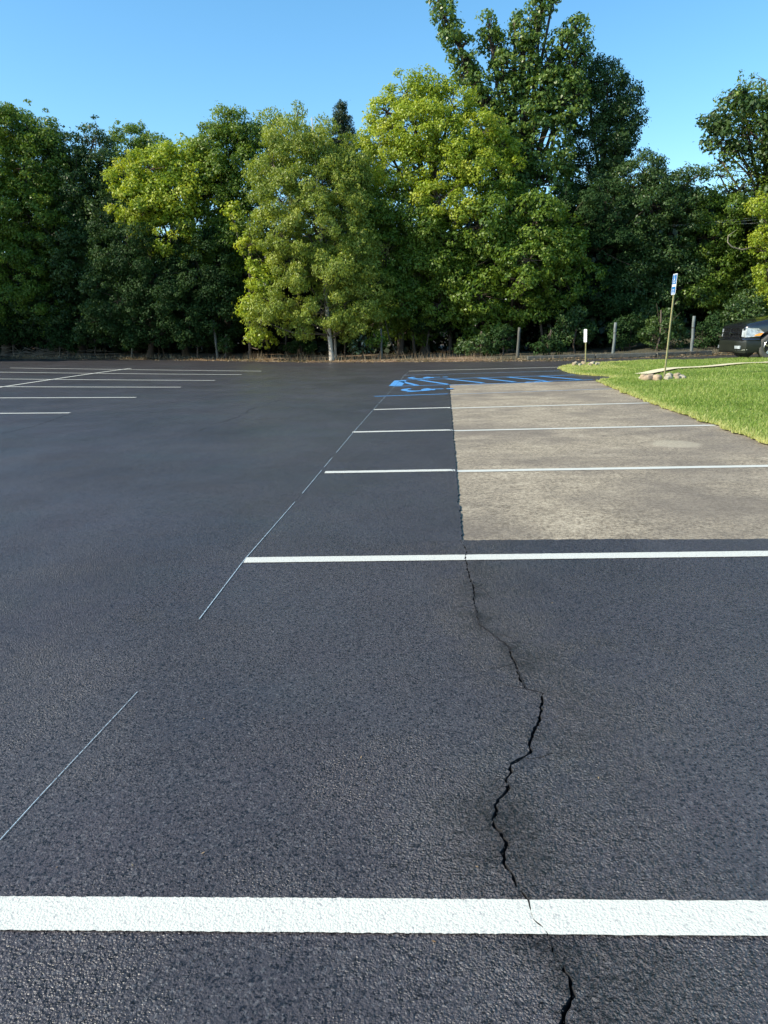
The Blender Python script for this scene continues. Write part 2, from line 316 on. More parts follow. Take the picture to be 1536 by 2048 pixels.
# lawn
lpx = [(1536, 888), (1430, 850), (1305, 808), (1250, 786), (1195, 763), (1222, 758), (1228, 754.5), (1190, 752), (1150, 748.5), (1128, 743), (1119, 736), (1135, 732), (1180, 727.5), (1260, 724.3), (1400, 721)]
lg = np.array([G(*q)[:2] for q in lpx]); lg = np.vstack([[(3.96, -6), (3.98, 4)], lg, [(16, lg[-1][1]+.15), ]])
LYE = lg[-1][1]
LYM = np.maximum.accumulate(lg[:, 1]+np.arange(len(lg))*1e-4)
LJ = np.convolve(rng.normal(0, .05, 3000+14), np.ones(15)/9, 'valid')
def lawnx(y): return np.interp(y, LYM, lg[:, 0])+np.interp(y, np.linspace(-6, 27, 3000), LJ)
def lawnz(x, y):
    d = x-lawnx(y); return .004+.11*ss(0, 2.2, d)*ss(0, .8, LYE+.02-y)*np.where(y > 15.5, .75, 1)*(1-.6*ss(19, 22.5, y))+.012*np.sin(x*1.9+y*.7)*ss(.5, 2, d)
ly = np.concatenate([np.arange(-6, 4, 1), np.arange(4, LYE, .06), [LYE]]); lo_ = np.concatenate([np.arange(0, 3, .1), np.arange(3, 9, .5), [10, 12, 15, 20, 26]])
LX = lawnx(ly)[:, None]+lo_[None, :]; LY2 = np.repeat(ly[:, None], len(lo_), 1); V, Fq = grid(LX, LY2, lawnz(LX, LY2))
lawn = tag(link('lawn', mesh_np('lawn', V, Fq, smooth=True), M_LAWNSOIL), 'low grassy bank beside the stalls', kind='structure')
# footpath across the lawn
pa, pb = G(1296, 747.5, .07), G(1536, 726, .07); pd = (pb-pa)/np.linalg.norm(pb-pa); pn = np.array([-pd[1], pd[0], 0]); tt2 = np.linspace(0, 16, 90)
PW = .38
PX = (pa[0]+pd[0]*tt2)[:, None]+pn[0]*np.array([0, PW])[None, :]; PY = (pa[1]+pd[1]*tt2)[:, None]+pn[1]*np.array([0, PW])[None, :]
PY = np.minimum(PY, LYE-.15); V, Fq = grid(PX, PY, lawnz(PX, PY)+.042)
tag(link('footpath', mesh_np('footpath', V, Fq), M_PATH), 'narrow cream concrete path across the lawn', kind='structure')
def on_path(x, y):
    u = (x-pa[0])*pn[0]+(y-pa[1])*pn[1]; v = (x-pa[0])*pd[0]+(y-pa[1])*pd[1]; return (u > -.02) & (u < PW+.0) & (v > 0)
# ---------------------------------------------------------------- painted markings (parts of the lot)
def strip(pts, width, name, m, label=None, dz=.0035, step=.05, gaps=False):
    """painted band following the surface; breaks where the crack runs under it"""
    P0 = [np.array(p[:2]) for p in pts]; Q = []
    for a, b in zip(P0[:-1], P0[1:]):
        L = np.linalg.norm(b-a); k = max(2, int(L/step)); Q += [a+(b-a)*i/k for i in range(k)]
    Q.append(P0[-1]); Q = np.array(Q); D = np.gradient(Q, axis=0); D /= np.linalg.norm(D, axis=1)[:, None]; Nn = np.stack([-D[:, 1], D[:, 0]], 1)
    wob = rng.normal(0, .0015, (len(Q), 2)); sl_ = np.convolve(rng.normal(0, .002, len(Q)+40), np.ones(41)/9, 'valid')
    e = np.array([-.5, -.17, .17, .5]); XX = np.zeros((len(Q), 4)); YY = XX.copy()
    for j in range(4):
        o = e[j]*width+(wob[:, 0] if j == 0 else wob[:, 1] if j == 3 else 0)*min(1, width/.05)+sl_*min(1, width/.05); XX[:, j] = Q[:, 0]+Nn[:, 0]*o; YY[:, j] = Q[:, 1]+Nn[:, 1]*o
    V, Fq = grid(XX, YY, surf(XX, YY)+dz)
    if gaps:
        gap = np.convolve(rng.normal(0, 1, len(Q)+5), np.ones(6)/6, 'valid') > gaps; keep = ~np.repeat(gap[:-1], 3); Fq = Fq[keep]
    o = link(name, mesh_np(name, V, Fq), m, lot)
    if label: o['label'] = label
    return o
def cracked_strip(a, b, width, name, m, label):
    """line crossing the crack: two grids meeting at the crack with a hairline between"""
    a = np.array(a[:2]); b = np.array(b[:2]); d = b-a; mb = []
    ts = np.linspace(-.5, .5, 16)*width; sl_ = d[1]/d[0]
    rows = []
    yc = a[1]+(np.interp(1.4 if a[1] < 2 else 4.1, cg[:, 1], cg[:, 0])-a[0])*sl_
    for side in (-1, 1):
        rowsX = []; rowsY = []
        for k_, o in enumerate(ts):
            y0 = yc+o; xc = float(bnd(np.array([y0]), side)[0]); n1 = 420
            xs = np.concatenate([np.linspace(a[0], xc-.05, n1), np.linspace(xc-.04, xc, 5)]) if side < 0 else np.concatenate([np.linspace(xc, xc+.04, 5), np.linspace(xc+.05, b[0], n1)])
            rowsX.append(xs); jit = np.convolve(np.random.default_rng(5+(k_ > 7)+2*side).normal(0, .0013, len(xs)+2), np.ones(3)/3, 'valid')*(abs(o) > width*.45)
            rowsY.append(a[1]+(xs-a[0])*sl_+o+jit)
        mb.append(grid(np.array(rowsX), np.array(rowsY), np.array(rowsX)*0+.0035))
    V, Fq = join(mb); o = link(name, mesh_np(name, V, Fq), m, lot); o['label'] = label; return o
lx = 3.97
def ext(a, b, x): a = np.array(a[:2]); b = np.array(b[:2]); return a+(b-a)*(x-a[0])/(b[0]-a[0])
a, b = G(0, 1827.5), G(1536, 1838); cracked_strip(ext(a, b, -1.0), ext(a, b, lx), .102, 'stall_line', M_WHITE, 'broad white line nearest the viewer, crossed by the crack')
a, b = G(490, 1121), G(1536, 1108); cracked_strip(a, ext(a, b, lx), .102, 'stall_line', M_WHITE, 'white line just in front of the concrete slab')
def two(pts, xs_split, name, label, m1, m2, width=.1):
    a, b = np.array(pts[0][:2]), np.array(pts[-1][:2]); y = a[1]+(b[1]-a[1])*.3; xb_ = float(bnd(np.array([y]), -1)[0]); c = ext(a, b, xb_)
    strip([a, c], width, name, m1, label); strip([ext(a, b, xb_-.03), b], width, name, m2, label+', on the concrete')
for (p, q, lab) in [((650, 945), (1536, 930), 'second white line beyond the near edge of the slab'), ((705, 864.5), (1430, 849), 'third white line, ending at the grass corner'), ((748, 819.5), (1305, 804.5), 'white line next to the blue stalls')]:
    a, b = G(*p), G(*q)
    if q[0] == 1536: b = ext(a, b, lx+.02)
    two([a, b], 0, 'stall_line', lab, M_WHITE, M_WHITE)
strip([G(818, 742.5), G(1116, 734.5)], .1, 'stall_line', M_WHITE, 'farthest white line of the right-hand row')
a, b = G(749, 793), G(1224, 776.5); two([a, b], 0, 'blue_line', 'thin blue line in front of the wheelchair symbol', M_BLUE, M_BLUE_CON, .08)
strip([G(806, 751), G(1118, 742)], .08, 'blue_line', M_BLUE_THIN, 'thin blue line behind the far wheelchair symbol')
strip([G(803, 760.5), G(1150, 750)], .08, 'blue_line', M_BLUE, 'far edge of the blue hatched aisle')
strip([G(786, 773), G(899, 769.5), G(1185, 759.6)], .08, 'blue_line', M_BLUE, 'near edge of the blue hatched aisle')
strip([G(791, 772), G(801, 761)], .30, 'blue_line', M_BLUE, 'thick blue end bar of the hatched aisle')
for p, q in [((802, 763), (834, 771)), ((835, 759.5), (897, 769)), ((895, 758), (967, 766)), ((957, 756), (1030, 764)), ((1016, 754.5), (1090, 761.5)), ((1080, 752.5), (1161, 759.5))]:
    o = strip([G(*p), G(*q)], .13, 'hatch_line', M_BLUE)
def wheelchair(c, L, m, name, parent, label=None):
    """ground symbol, its top towards +X"""
    mb = MB(); cx, cy, z = c
    def T(u, v): return (cx+u*L, cy+v*L*1.3, z+.0045)      # u: upward in the symbol, v: sideways
    def bar(u0, v0, u1, v1, wd, k=0):
        dx, dy = u1-u0, v1-v0; l = math.hypot(dx, dy); nx, ny = -dy/l*wd/2, dx/l*wd/2
        mb.add([(T(u0-nx, v0-ny)[0], T(u0-nx, v0-ny)[1], z+.0045+k), (T(u1-nx, v1-ny)[0], T(u1-nx, v1-ny)[1], z+.0045+k), (T(u1+nx, v1+ny)[0], T(u1+nx, v1+ny)[1], z+.0045+k), (T(u0+nx, v0+ny)[0], T(u0+nx, v0+ny)[1], z+.0045+k)], [(0, 1, 2, 3)])
    R1, R0 = .35, .20; n = 22
    for i in range(n):
        a0 = math.radians(20+i*290/n+95); a1 = math.radians(20+(i+1)*290/n+95)
        mb.add([T(-.18+R0*math.cos(a0), R0*math.sin(a0)), T(-.18+R1*math.cos(a0), R1*math.sin(a0)), T(-.18+R1*math.cos(a1), R1*math.sin(a1)), T(-.18+R0*math.cos(a1), R0*math.sin(a1))], [(0, 1, 2, 3)])
    bar(-.02, .03, .42, .03, .1, .0006); bar(-.03, .06, -.03, -.30, .1, .0012); bar(-.03, -.27, -.42, -.42, .09, .0018); bar(.18, .03, .18, -.22, .08, .0024)
    mb.add([T(.56+.09*math.cos(k*math.pi/6), .03+.09*math.sin(k*math.pi/6)) for k in range(12)], [tuple(range(12))])
    o = mb.build(name, m, parent)
    if label: o['label'] = label
p = G(838, 779.5); wheelchair((p[0]+.12, p[1], 0), .95, M_BLUE, 'wheelchair_symbol', lot, 'blue wheelchair symbol nearer the viewer')
p = G(848, 755.5); wheelchair((p[0]+.05, p[1], 0), .9, M_BLUE, 'wheelchair_symbol', lot, 'blue wheelchair symbol beyond the hatched aisle')
for (p, q, lab) in [((0, 827), (140, 826), 'nearest'), ((0, 796), (272, 795), 'second'), ((0, 773.5), (362, 774.5), 'third'), ((0, 758), (430, 761), 'fourth'), ((0, 744.5), (483, 749.5), 'fifth'), ((20, 736), (523, 742.5), 'farthest')]:
    a, b = G(*p), G(*q)
    if p[0] == 0: a = ext(b, a, min(a[0]-.5, -13.6)) if lab != 'nearest' else ext(b, a, -13.6)
    strip([a, b], .1, 'stall_line', M_WHITE, lab+' white line of the left-hand rows', step=.2)
a, b = G(262, 737), G(0, 775); strip([a, b+(b-a)*.9], .1, 'stall_line', M_WHITE, 'long white centre line crossing the left-hand rows', dz=.0075, step=.2)
strip([G(398, 1240), G(490, 1119), G(600, 993), G(705, 867), G(748, 818), G(815, 745)], .0048, 'guide_line', M_CHALK, 'faint pale blue layout line running into the distance', gaps=.6, step=.05)
strip([G(0, 1682), G(80, 1594), G(180, 1487), G(275, 1385)], .0026, 'guide_line', M_CHALK, 'faint pale blue layout line in the near left corner', gaps=1.2, step=.02)
for pts in ([(0, 868), (45, 858), (70, 852), (100, 842), (130, 831), (150, 828)], [(365, 873), (400, 862), (440, 846), (480, 832), (500, 820), (560, 800)]):
    Q = [G(*p) for p in pts]; Q2 = [Q[0]]
    for a, b in zip(Q[:-1], Q[1:]):
        for t in np.linspace(.1, 1, 9): Q2.append(a+(b-a)*t+np.append(rng.normal(0, .015, 2), 0))
    o = strip(Q2, .012, 'crack', M_VOID, gaps=.25, step=.05, dz=.002)
for seg in ([(1034, 1339), (1042, 1358), (1051, 1377), (1066, 1381), (1085, 1387)], [(949, 1211), (955, 1232), (960, 1250), (971, 1258), (984, 1267), (1001, 1280), (1017, 1292), (1025, 1305)]):
    Q = [G(*p) for p in seg]; Q2 = [Q[0]]
    for a, b in zip(Q[:-1], Q[1:]):
        for t in (.25, .5, .75, 1): Q2.append(a+(b-a)*t+np.append(rng.normal(0, .003, 2), 0))
    strip(Q2, .006, 'crack', M_VOID, step=.008, dz=.0012)
# hairline side cracks and crumbled bits along the main crack
for k_, (y0, ln) in enumerate([(1.33, .07), (1.72, .06), (2.05, .1), (2.5, .12), (2.75, .16), (3.0, .2), (3.3, .14), (1.15, .06), (3.6, .2)]):
    sgn = 1 if k_ % 3 else -1; x0 = float(bnd(np.array([y0]), sgn)[0]); Q = [np.array([x0, y0, 0])]; dd = np.array([sgn*.8, rng.choice([-1, 1])*.6, 0])
    for q in range(8): dd = dd+rng.normal(0, .45, 3)*(1, 1, 0); Q.append(Q[-1]+dd/np.linalg.norm(dd)*ln/8)
    strip(Q, .0028, 'crack', M_VOID, step=.01, dz=.0012)
nC = 1500; yc = rng.uniform(1.1, 4.3, nC); xc = bnd(yc, 0)+rng.normal(.01, .035, nC)*(1+2*(rng.random(nC) < .2)); sz = rng.uniform(.0008, .0026, nC); dv_ = unit(rng.normal(0, 1, (nC, 4, 3))+np.array([[1, 1, 1], [-1, -1, 1], [-1, 1, -1], [1, -1, -1]])*1.2)
V = np.stack([xc, yc, sz*.7], 1)[:, None, :]+dv_*sz[:, None, None]; bi = np.arange(nC)[:, None, None]*4; Fq = (bi+np.array([[0, 1, 2], [0, 3, 1], [0, 2, 3], [1, 3, 2]])).reshape(-1, 3)
tag(link('asphalt_crumbs', mesh_np('asphalt_crumbs', V, Fq, 3), simple('asphalt crumb', (.045, .045, .05), .7, .5, 200, 0)), 'tiny crumbs of asphalt scattered along the crack', 'crumbs', kind='stuff')
# scattered grit and leaf bits on the lot
def litter(name, m, n, fn, size, label, zoff=.004):
    V = np.zeros((n, 4, 3), np.float32); p = fn(n); a = rng.uniform(0, 6.28, n); s = rng.uniform(.5, 1.3, n)*size; u = np.stack([np.cos(a), np.sin(a), rng.normal(0, .25, n)], 1)*s[:, None]; v = np.stack([-np.sin(a), np.cos(a), rng.normal(0, .25, n)], 1)*s[:, None]*rng.uniform(.25, .6, n)[:, None]
    V[:, 0] = p-u; V[:, 1] = p-v; V[:, 2] = p+u; V[:, 3] = p+v; V[:, :, 2] += zoff+size*.2
    return tag(link(name, mesh_np(name, V, np.arange(4*n).reshape(n, 4), attr=rng.random(n)), m), label, 'litter', kind='stuff')
M_DRY = leafmat('dry leaf and straw', (.12, .07, .035), (.28, .19, .10), (.50, .40, .26), .2, .8)
def f1(n):
    x = rng.uniform(-20, 16, n); y = edge(x)+rng.normal(.12, .25, n)-.1; z = H(x, y)+np.where(y > edge(x), .05, 0); return np.stack([x, y, z], 1)
def f2(n):
    y = 1.3+9*rng.random(n)**1.6; x = rng.uniform(-.75, .6, n)*y; return np.stack([x, y, surf(x, y)], 1)
litter('stray_bits', M_DRY, 45, f2, .005, 'a few tiny dry bits lying on the asphalt', .002)
litter('fallen_leaves', M_DRY, 5000, f1, .05, 'dry leaves and straw along the edge of the asphalt')
# ---------------------------------------------------------------- grass
def blades(n, xf, yf, hmean, wd, attr_bias=0):
    x = xf; y = yf; n = len(x); z = lawnz(x, y); a = rng.uniform(0, 6.28, n); hh = hmean*rng.uniform(.45, 1.4, n); tilt = rng.uniform(0, .9, n)*hh; b = rng.uniform(0, 6.28, n)
    V = np.zeros((n, 3, 3), np.float32); wx = np.cos(a)*wd/2; wy = np.sin(a)*wd/2
    V[:, 0] = np.stack([x-wx, y-wy, z], 1); V[:, 1] = np.stack([x+wx, y+wy, z], 1); V[:, 2] = np.stack([x+np.cos(b)*tilt, y+np.sin(b)*tilt, z+hh], 1); return V
nb = 520000
yy = 6.5+(LYE-6.5)*rng.random(nb)**1.15; xx = lawnx(yy)+10.5*rng.random(nb)**1.25-.01; dens = np.ones(nb, bool); k = ~on_path(xx, yy) & (yy < LYE-.02); xx = xx[k]; yy = yy[k]
wd = .008+.0009*(yy-6)
cl_ = np.sin(xx*23+3*np.sin(yy*9))*np.sin(yy*17+2*np.sin(xx*11))
uu = (xx-pa[0])*pn[0]+(yy-pa[1])*pn[1]; inf = np.where((uu > -1.0) & (uu < 0) & (xx > pa[0]-.3), .45, 1)
V = blades(len(xx), xx, yy, .042*(1+.5*cl_)*inf, wd)
d_ = xx-lawnx(yy)
patch = np.sin(xx*2.1+np.sin(yy*1.7))*np.sin(yy*1.3+1.1*np.sin(xx*1.2)); tone = np.clip(.42+.13*patch+.27*rng.normal(0, 1, len(xx))+.5*np.exp(-d_/.12), 0, 1)
M_GRASS = leafmat('lawn grass', (.12, .20, .03), (.27, .38, .075), (.58, .56, .24), .4, .5)
yel = (np.exp(-d_/.10) > rng.random(len(xx))*1.4) | ((yy > 20.3) & (d_ < 1.6) & (rng.random(len(xx)) < .55)); tone[yel] = np.clip(rng.normal(.92, .1, yel.sum()), 0, 1)
tag(link('grass', mesh_np('grass', V, np.arange(len(V)*3).reshape(-1, 3), 3, attr=tone), M_GRASS), 'short sunlit green lawn grass', 'grass', kind='stuff')
# ---------------------------------------------------------------- trees
def foliage(lobes, r, dens=1.0, per=1.0, leaf=.105, asp=.62, clump=.36, droop=0., shell=.4, sprig=.25, shrink=.12, cover=1.5):
    """lobes: (centre, radii, density). Each lobe carries separate leafy sprays; leaves lie on the outside of each spray"""
    VV = []; TT = []; CC = []
    for c, rad, dm in lobes:
        c = np.asarray(c); rad = np.maximum(np.asarray(rad, float)-shrink, .12); rm = rad.mean(); area = 4*math.pi*rm*rm; cl = min(clump, rm*.75)
        n = max(3, int(area/(cl*cl*2.3)*dens*dm*1.25))
        d = unit(r.normal(0, 1, (n*3, 3)))
        keep = []                                        # spread the sprays out
        for q in range(len(d)):
            if len(keep) >= n: break
            if all(np.dot(d[q], d[k_]) < math.cos(.75*cl/max(rm, cl)) for k_ in keep[-60:]) or r.random() < .12: keep.append(q)
        d = d[keep]; n = len(d); ph = r.uniform(0, 6.28, 6)
        lump = 1+.13*np.sin(d[:, 0]*4+ph[0])*np.sin(d[:, 2]*4+ph[1])+r.normal(0, .13, n)
        rr = (1-shell*r.random(n)**2.2)*lump; C = c+d*rad*rr[:, None]
        R = cl*r.uniform(.55, 1.25, n); R[r.random(n) < .15] *= .6; o_ = r.random(n) < sprig*.8; C[o_] = (c+d*rad*(1.0+r.uniform(.06, .26, n))[:, None]*lump[:, None].clip(.9, 1.2))[o_]+np.array([0, 0, .08]); R[o_] *= .5
        ax = unit(d+np.array([0, 0, .25-droop])+r.normal(0, .35, (n, 3)))
        la = leaf*leaf*asp*.5; k = np.maximum(10, (cover*dm**.5*per*2*math.pi*R*R/la*.62).astype(int)); k = np.minimum(k, 900)
        idx = np.repeat(np.arange(n), k); m = len(idx)
        e = unit(r.normal(0, 1, (m, 3))); f_ = np.sum(e*ax[idx], 1); e = np.where((f_ < -.25)[:, None], e-2*f_[:, None]*ax[idx], e); e = unit(e)
        rad_ = R[idx]*(1-.55*r.random(m)**2)*(1+.35*np.maximum(0, np.sum(e*ax[idx], 1)))*(1+.22*np.sin(e[:, 0]*7+idx)*np.sin(e[:, 2]*7+idx*1.7)); out = r.random(m) < .05; rad_[out] *= r.uniform(1.1, 1.5, out.sum())
        off = e*rad_[:, None]; off[:, 2] *= .72; p = C[idx]+off; p[:, 2] -= droop*.35*rad_*np.abs(e[:, 0])
        nrm = unit(e*.75+np.array([0, 0, .45])+r.normal(0, .42, (m, 3))); dr = unit(np.cross(nrm, r.normal(0, 1, (m, 3)))+np.array([0, 0, -.45-droop])); sd = unit(np.cross(nrm, dr)); nrm = unit(np.cross(dr, sd))
        L = leaf*r.uniform(.55, 1.3, m)[:, None]; W = L*asp*.5*r.uniform(.7, 1.15, m)[:, None]
        q = np.stack([p-dr*L*.5, p+sd*W-dr*L*.08, p+dr*L*.5, p-sd*W-dr*L*.08], 1); q[:, 1] += nrm*L*.08; q[:, 3] += nrm*L*.08
        VV.append(q.astype(np.float32)); TT.append(np.clip(.5+r.normal(0, .17, n)[idx]+r.normal(0, .17, m), 0, 1)); CC.append(C)
    return np.concatenate(VV), np.concatenate(TT), CC
LEAFN = [0]
def tree(kind, name, label, base, Y, lobes, leafm, tr=.14, bark=None, group='trees along the edge of the lot', seed=0, cat='tree', limbs=True, top=None, **kw):
    """base: px of trunk at ground; lobes: (px, py, rx, rz in px, dY, density)"""
    r = np.random.default_rng(seed+11); e = P(base, 720, Y+(0 if bark or cat == 'shrub' else 1.4)); gx_, gy_ = e[0], e[1]
    gz = float(H(gx_, gy_))+.05+1.0*float(ss(9, 14, gx_))*float(ss(1, 6, gy_-edge(gx_))); root = np.array([gx_, gy_, gz])
    L = []
    for lb in lobes:
        px, py, rx, rz = lb[:4]; dY = lb[4] if len(lb) > 4 else 0; dm = lb[5] if len(lb) > 5 else 1
        c = P(px, py, Y+dY); s = (Y+dY)/FPX; a, b_ = rx*s, rz*s; L.append((c, (a, (a+b_)/2*.9, b_), dm))
    o = empty(name, tuple(root), label, cat, group)
    V, T, CC = foliage(L, r, **kw); LEAFN[0] += len(V)
    mb = MB(); zt = max(c[2] for c, _, _ in L) if top is None else P(base, top, Y)[2]
    k = 8; wx, wy = r.normal(0, .12, 2); ctr = np.mean([c for c, _, _ in L], axis=0)
    def axis(z):
        f = max(0, (z-gz)/(zt-gz)); g = np.array([root[0]+(ctr[0]-root[0])*f*.8+wx*math.sin(f*5), root[1]+(ctr[1]-root[1])*f*.8+wy*math.sin(f*4), z]); return g
    zs = [gz-.1, gz+.1, gz+.4]+list(np.linspace(gz+1, zt, k)); rs = [tr*1.7, tr*1.35, tr*1.08]+[tr*(1-.82*i/(k-1)) for i in range(k)]
    mb.tube([axis(z) for z in zs], rs, 9)
    mb.build('trunk', bark or M_BARK, o, True); mb = MB()
    if limbs:
        for (c, rad, dm), C in zip(L, CC):
            z0 = gz+max(.5, (c[2]-gz)*r.uniform(.45, .7)); a = axis(min(z0, zt*.92)); mid = (a+c)/2+np.array([0, 0, -.1])+r.normal(0, .12, 3); rl = tr*.38
            mb.tube([a, mid, c], [rl, rl*.7, rl*.45], 6)
            sel = C[r.choice(len(C), min(len(C), 16), replace=False)]
            for q in sel:
                m_ = c*.45+q*.55+r.normal(0, .08, 3); mb.tube([c, m_, q, q+(q-m_)*.35], [rl*.36, rl*.22, rl*.10, rl*.04], 4)
    mb.build('limbs', M_BARK, o, True)
    link('crown', mesh_np('crown', V.reshape(-1, 3), np.arange(len(V)*4).reshape(-1, 4), attr=T), LEAF[leafm], o)
    return o
tree('d', 'deciduous_tree', 'tall dark green tree at the far left edge of the photo', 15, 35.5, [(-20, 300, 75, 75), (25, 255, 45, 42), (72, 275, 42, 40), (60, 340, 70, 60), (-20, 430, 90, 90), (70, 440, 80, 80), (20, 560, 90, 80), (-60, 560, 80, 90)], 'mid', .2, seed=1)
tree('d', 'deciduous_tree', 'dark slim tree with a notched top, right of the far left tree', 165, 36, [(130, 300, 35, 42), (185, 290, 26, 38), (195, 330, 32, 50), (145, 370, 55, 60), (195, 440, 55, 70), (130, 500, 70, 80), (200, 560, 60, 70), (90, 610, 60, 50)], 'dark', .16, seed=2)
tree('d', 'deciduous_tree', 'small sunlit round-topped tree behind the yellow-green spreading tree', 275, 38.5, [(262, 290, 34, 38), (305, 300, 34, 32), (285, 350, 60, 50), (250, 400, 60, 60)], 'mid', .14, seed=3)
tree('d', 'deciduous_tree', 'yellow-green spreading tree bulging forward, left of the centre', 372, 34.4, [(262, 365, 36, 36, -.6), (300, 340, 48, 40, -.5), (360, 325, 52, 42, 0), (400, 350, 50, 50, 0), (285, 420, 50, 42, -.9), (340, 400, 55, 50, -.8), (345, 470, 48, 42, -1), (300, 400, 45, 45, -.6), (400, 430, 50, 60, 0, .8)], 'yellow', .15, seed=4, leaf=.13)
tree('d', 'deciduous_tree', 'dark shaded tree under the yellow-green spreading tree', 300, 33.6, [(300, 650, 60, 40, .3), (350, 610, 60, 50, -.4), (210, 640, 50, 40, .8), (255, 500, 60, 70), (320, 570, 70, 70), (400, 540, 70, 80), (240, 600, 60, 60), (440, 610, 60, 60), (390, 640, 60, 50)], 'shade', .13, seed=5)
tree('d', 'deciduous_tree', 'green leafy tree with an uneven top left of the olive tree', 455, 34.5, [(425, 285, 36, 36), (475, 262, 42, 36), (515, 285, 34, 36), (450, 320, 60, 50), (500, 370, 50, 60), (440, 400, 50, 60), (480, 450, 55, 60), (460, 520, 55, 60)], 'mid', .15, seed=6)
tree('d', 'deciduous_tree', 'small bright sprig-like sapling leaning between the dark trees and the olive tree', 500, 31.8, [(500, 490, 30, 24, -.2), (520, 520, 26, 22, -.3), (465, 430, 24, 22, .3, .8), (530, 560, 30, 30, 0, .8), (520, 620, 34, 40, 0), (530, 680, 26, 18, .2)], 'yellow', .06, seed=7, leaf=.13)
tree('d', 'deciduous_tree', 'olive fine-leaved tree with a pale trunk at the centre', 664, 30.7, [(545, 325, 40, 42, .3), (590, 290, 46, 40, .5), (640, 300, 46, 40, .6), (690, 330, 42, 45, .8), (560, 400, 55, 48, -.2), (630, 380, 60, 60, 0), (700, 410, 50, 55, .4), (560, 470, 48, 42, -.3), (640, 460, 66, 60, -.4), (712, 490, 46, 60, .2), (590, 540, 50, 40, -.2), (660, 545, 70, 50, -.4), (740, 570, 44, 46, .3), (560, 610, 48, 34, .0), (640, 625, 60, 34, -.3), (600, 655, 34, 20, .2), (690, 660, 34, 20, .3), (715, 630, 46, 34, 0), (560, 255, 24, 30, 1.5, .45), (520, 640, 24, 32, 0, .7)], 'olive', .085, M_BARK_PALE, seed=8, leaf=.10, asp=.5, clump=.36, dens=.85, shell=.6, droop=.35)
tree('d', 'deciduous_tree', 'wispy thin-topped tree behind the olive tree', 600, 36, [(545, 250, 26, 26, 0, .5), (596, 228, 10, 26, 0, .5), (570, 275, 40, 30, 0, .7), (620, 270, 34, 26, 0, .45), (640, 250, 22, 16, 0, .25), (600, 330, 60, 50)], 'olive', .12, seed=9, leaf=.10, clump=.28)
tree('c', 'cedar_tree', 'dark pointed cedar rising above the tree line', 684, 37, [(684, 214, 5, 9), (684, 228, 9, 12), (685, 245, 15, 13), (683, 262, 20, 14), (685, 285, 26, 20), (685, 320, 32, 30), (685, 370, 36, 40)], 'cedar', .13, seed=10, leaf=.10, asp=.3, clump=.20, droop=.3, shrink=.0, top=206)
tree('d', 'deciduous_tree', 'large bright yellow-green tree below the tall spire-topped tree', 850, 32.6, [(775, 225, 36, 34, .6), (815, 190, 40, 34, .5), (860, 180, 36, 32, .6), (905, 215, 40, 36, .4), (770, 285, 42, 42, 0), (830, 260, 56, 50, -.2), (890, 280, 56, 48, -.3), (955, 270, 50, 42, -.2), (1000, 290, 30, 40, 0), (930, 330, 60, 46, -.7), (990, 350, 40, 40, -.5), (880, 400, 40, 36, -1.2), (920, 425, 40, 30, -1.3), (800, 340, 60, 50, 0, .9), (870, 345, 60, 48, -.4)], 'yellow', .2, seed=12)
tree('d', 'deciduous_tree', 'tall spire-topped tree, the highest of all', 1050, 34.5, [(874, 6, 12, 16), (890, 32, 15, 24), (904, 70, 16, 26), (920, 105, 18, 26), (932, 140, 20, 26), (952, 170, 22, 26), (978, 60, 14, 22), (985, 95, 18, 28), (1004, 130, 22, 30), (1030, 40, 8, 14), (1047, 70, 16, 30), (1072, 30, 18, 26), (1085, -5, 16, 18), (1105, 5, 10, 10), (1068, 85, 18, 34), (1050, 130, 22, 34), (1095, 130, 20, 32), (1124, 95, 18, 28), (1150, 62, 18, 20), (1160, 100, 13, 28), (1140, 140, 20, 26), (1010, 185, 30, 30), (965, 215, 30, 28), (1080, 180, 30, 36), (1120, 200, 30, 30), (1045, 225, 36, 34, 0, .8), (985, 255, 34, 30), (1060, 290, 70, 52), (1130, 200, 36, 50), (1000, 310, 54, 46), (1070, 370, 76, 60)], 'blue', .26, seed=13, leaf=.15, asp=.72, clump=.27, dens=.95, per=.8, shrink=.0, top=70)
tree('d', 'deciduous_tree', 'dark rounded tree on the right shoulder of the tall tree', 1190, 35.5, [(1175, 160, 34, 34), (1215, 165, 38, 36), (1250, 200, 30, 34), (1180, 220, 50, 44), (1240, 245, 42, 40), (1262, 260, 24, 30, 0, .7), (1200, 290, 60, 44), (1180, 350, 64, 50), (1240, 320, 34, 36), (1160, 420, 60, 50)], 'dark', .2, seed=14, clump=.34)
tree('d', 'deciduous_tree', 'dense dark tree with a bright tuft on its left shoulder, left of the sky gap', 1300, 33.5, [(1290, 350, 34, 32), (1262, 375, 36, 36), (1335, 360, 34, 32), (1375, 365, 30, 30), (1300, 410, 60, 52), (1370, 420, 36, 44), (1250, 450, 60, 60), (1330, 490, 64, 60), (1270, 550, 60, 60), (1350, 570, 60, 50), (1300, 620, 60, 44)], 'dark', .2, seed=15)
tree('d', 'deciduous_tree', 'mid green tree filling the wall of leaves below the yellow-green tree', 800, 32.2, [(760, 640, 50, 30, 1, .8), (820, 650, 56, 34, 1.5), (770, 420, 56, 56), (840, 450, 60, 56), (770, 510, 60, 56), (845, 540, 60, 56), (800, 600, 60, 44), (880, 500, 50, 60), (930, 560, 56, 50), (880, 610, 50, 36)], 'mid', .14, seed=16)
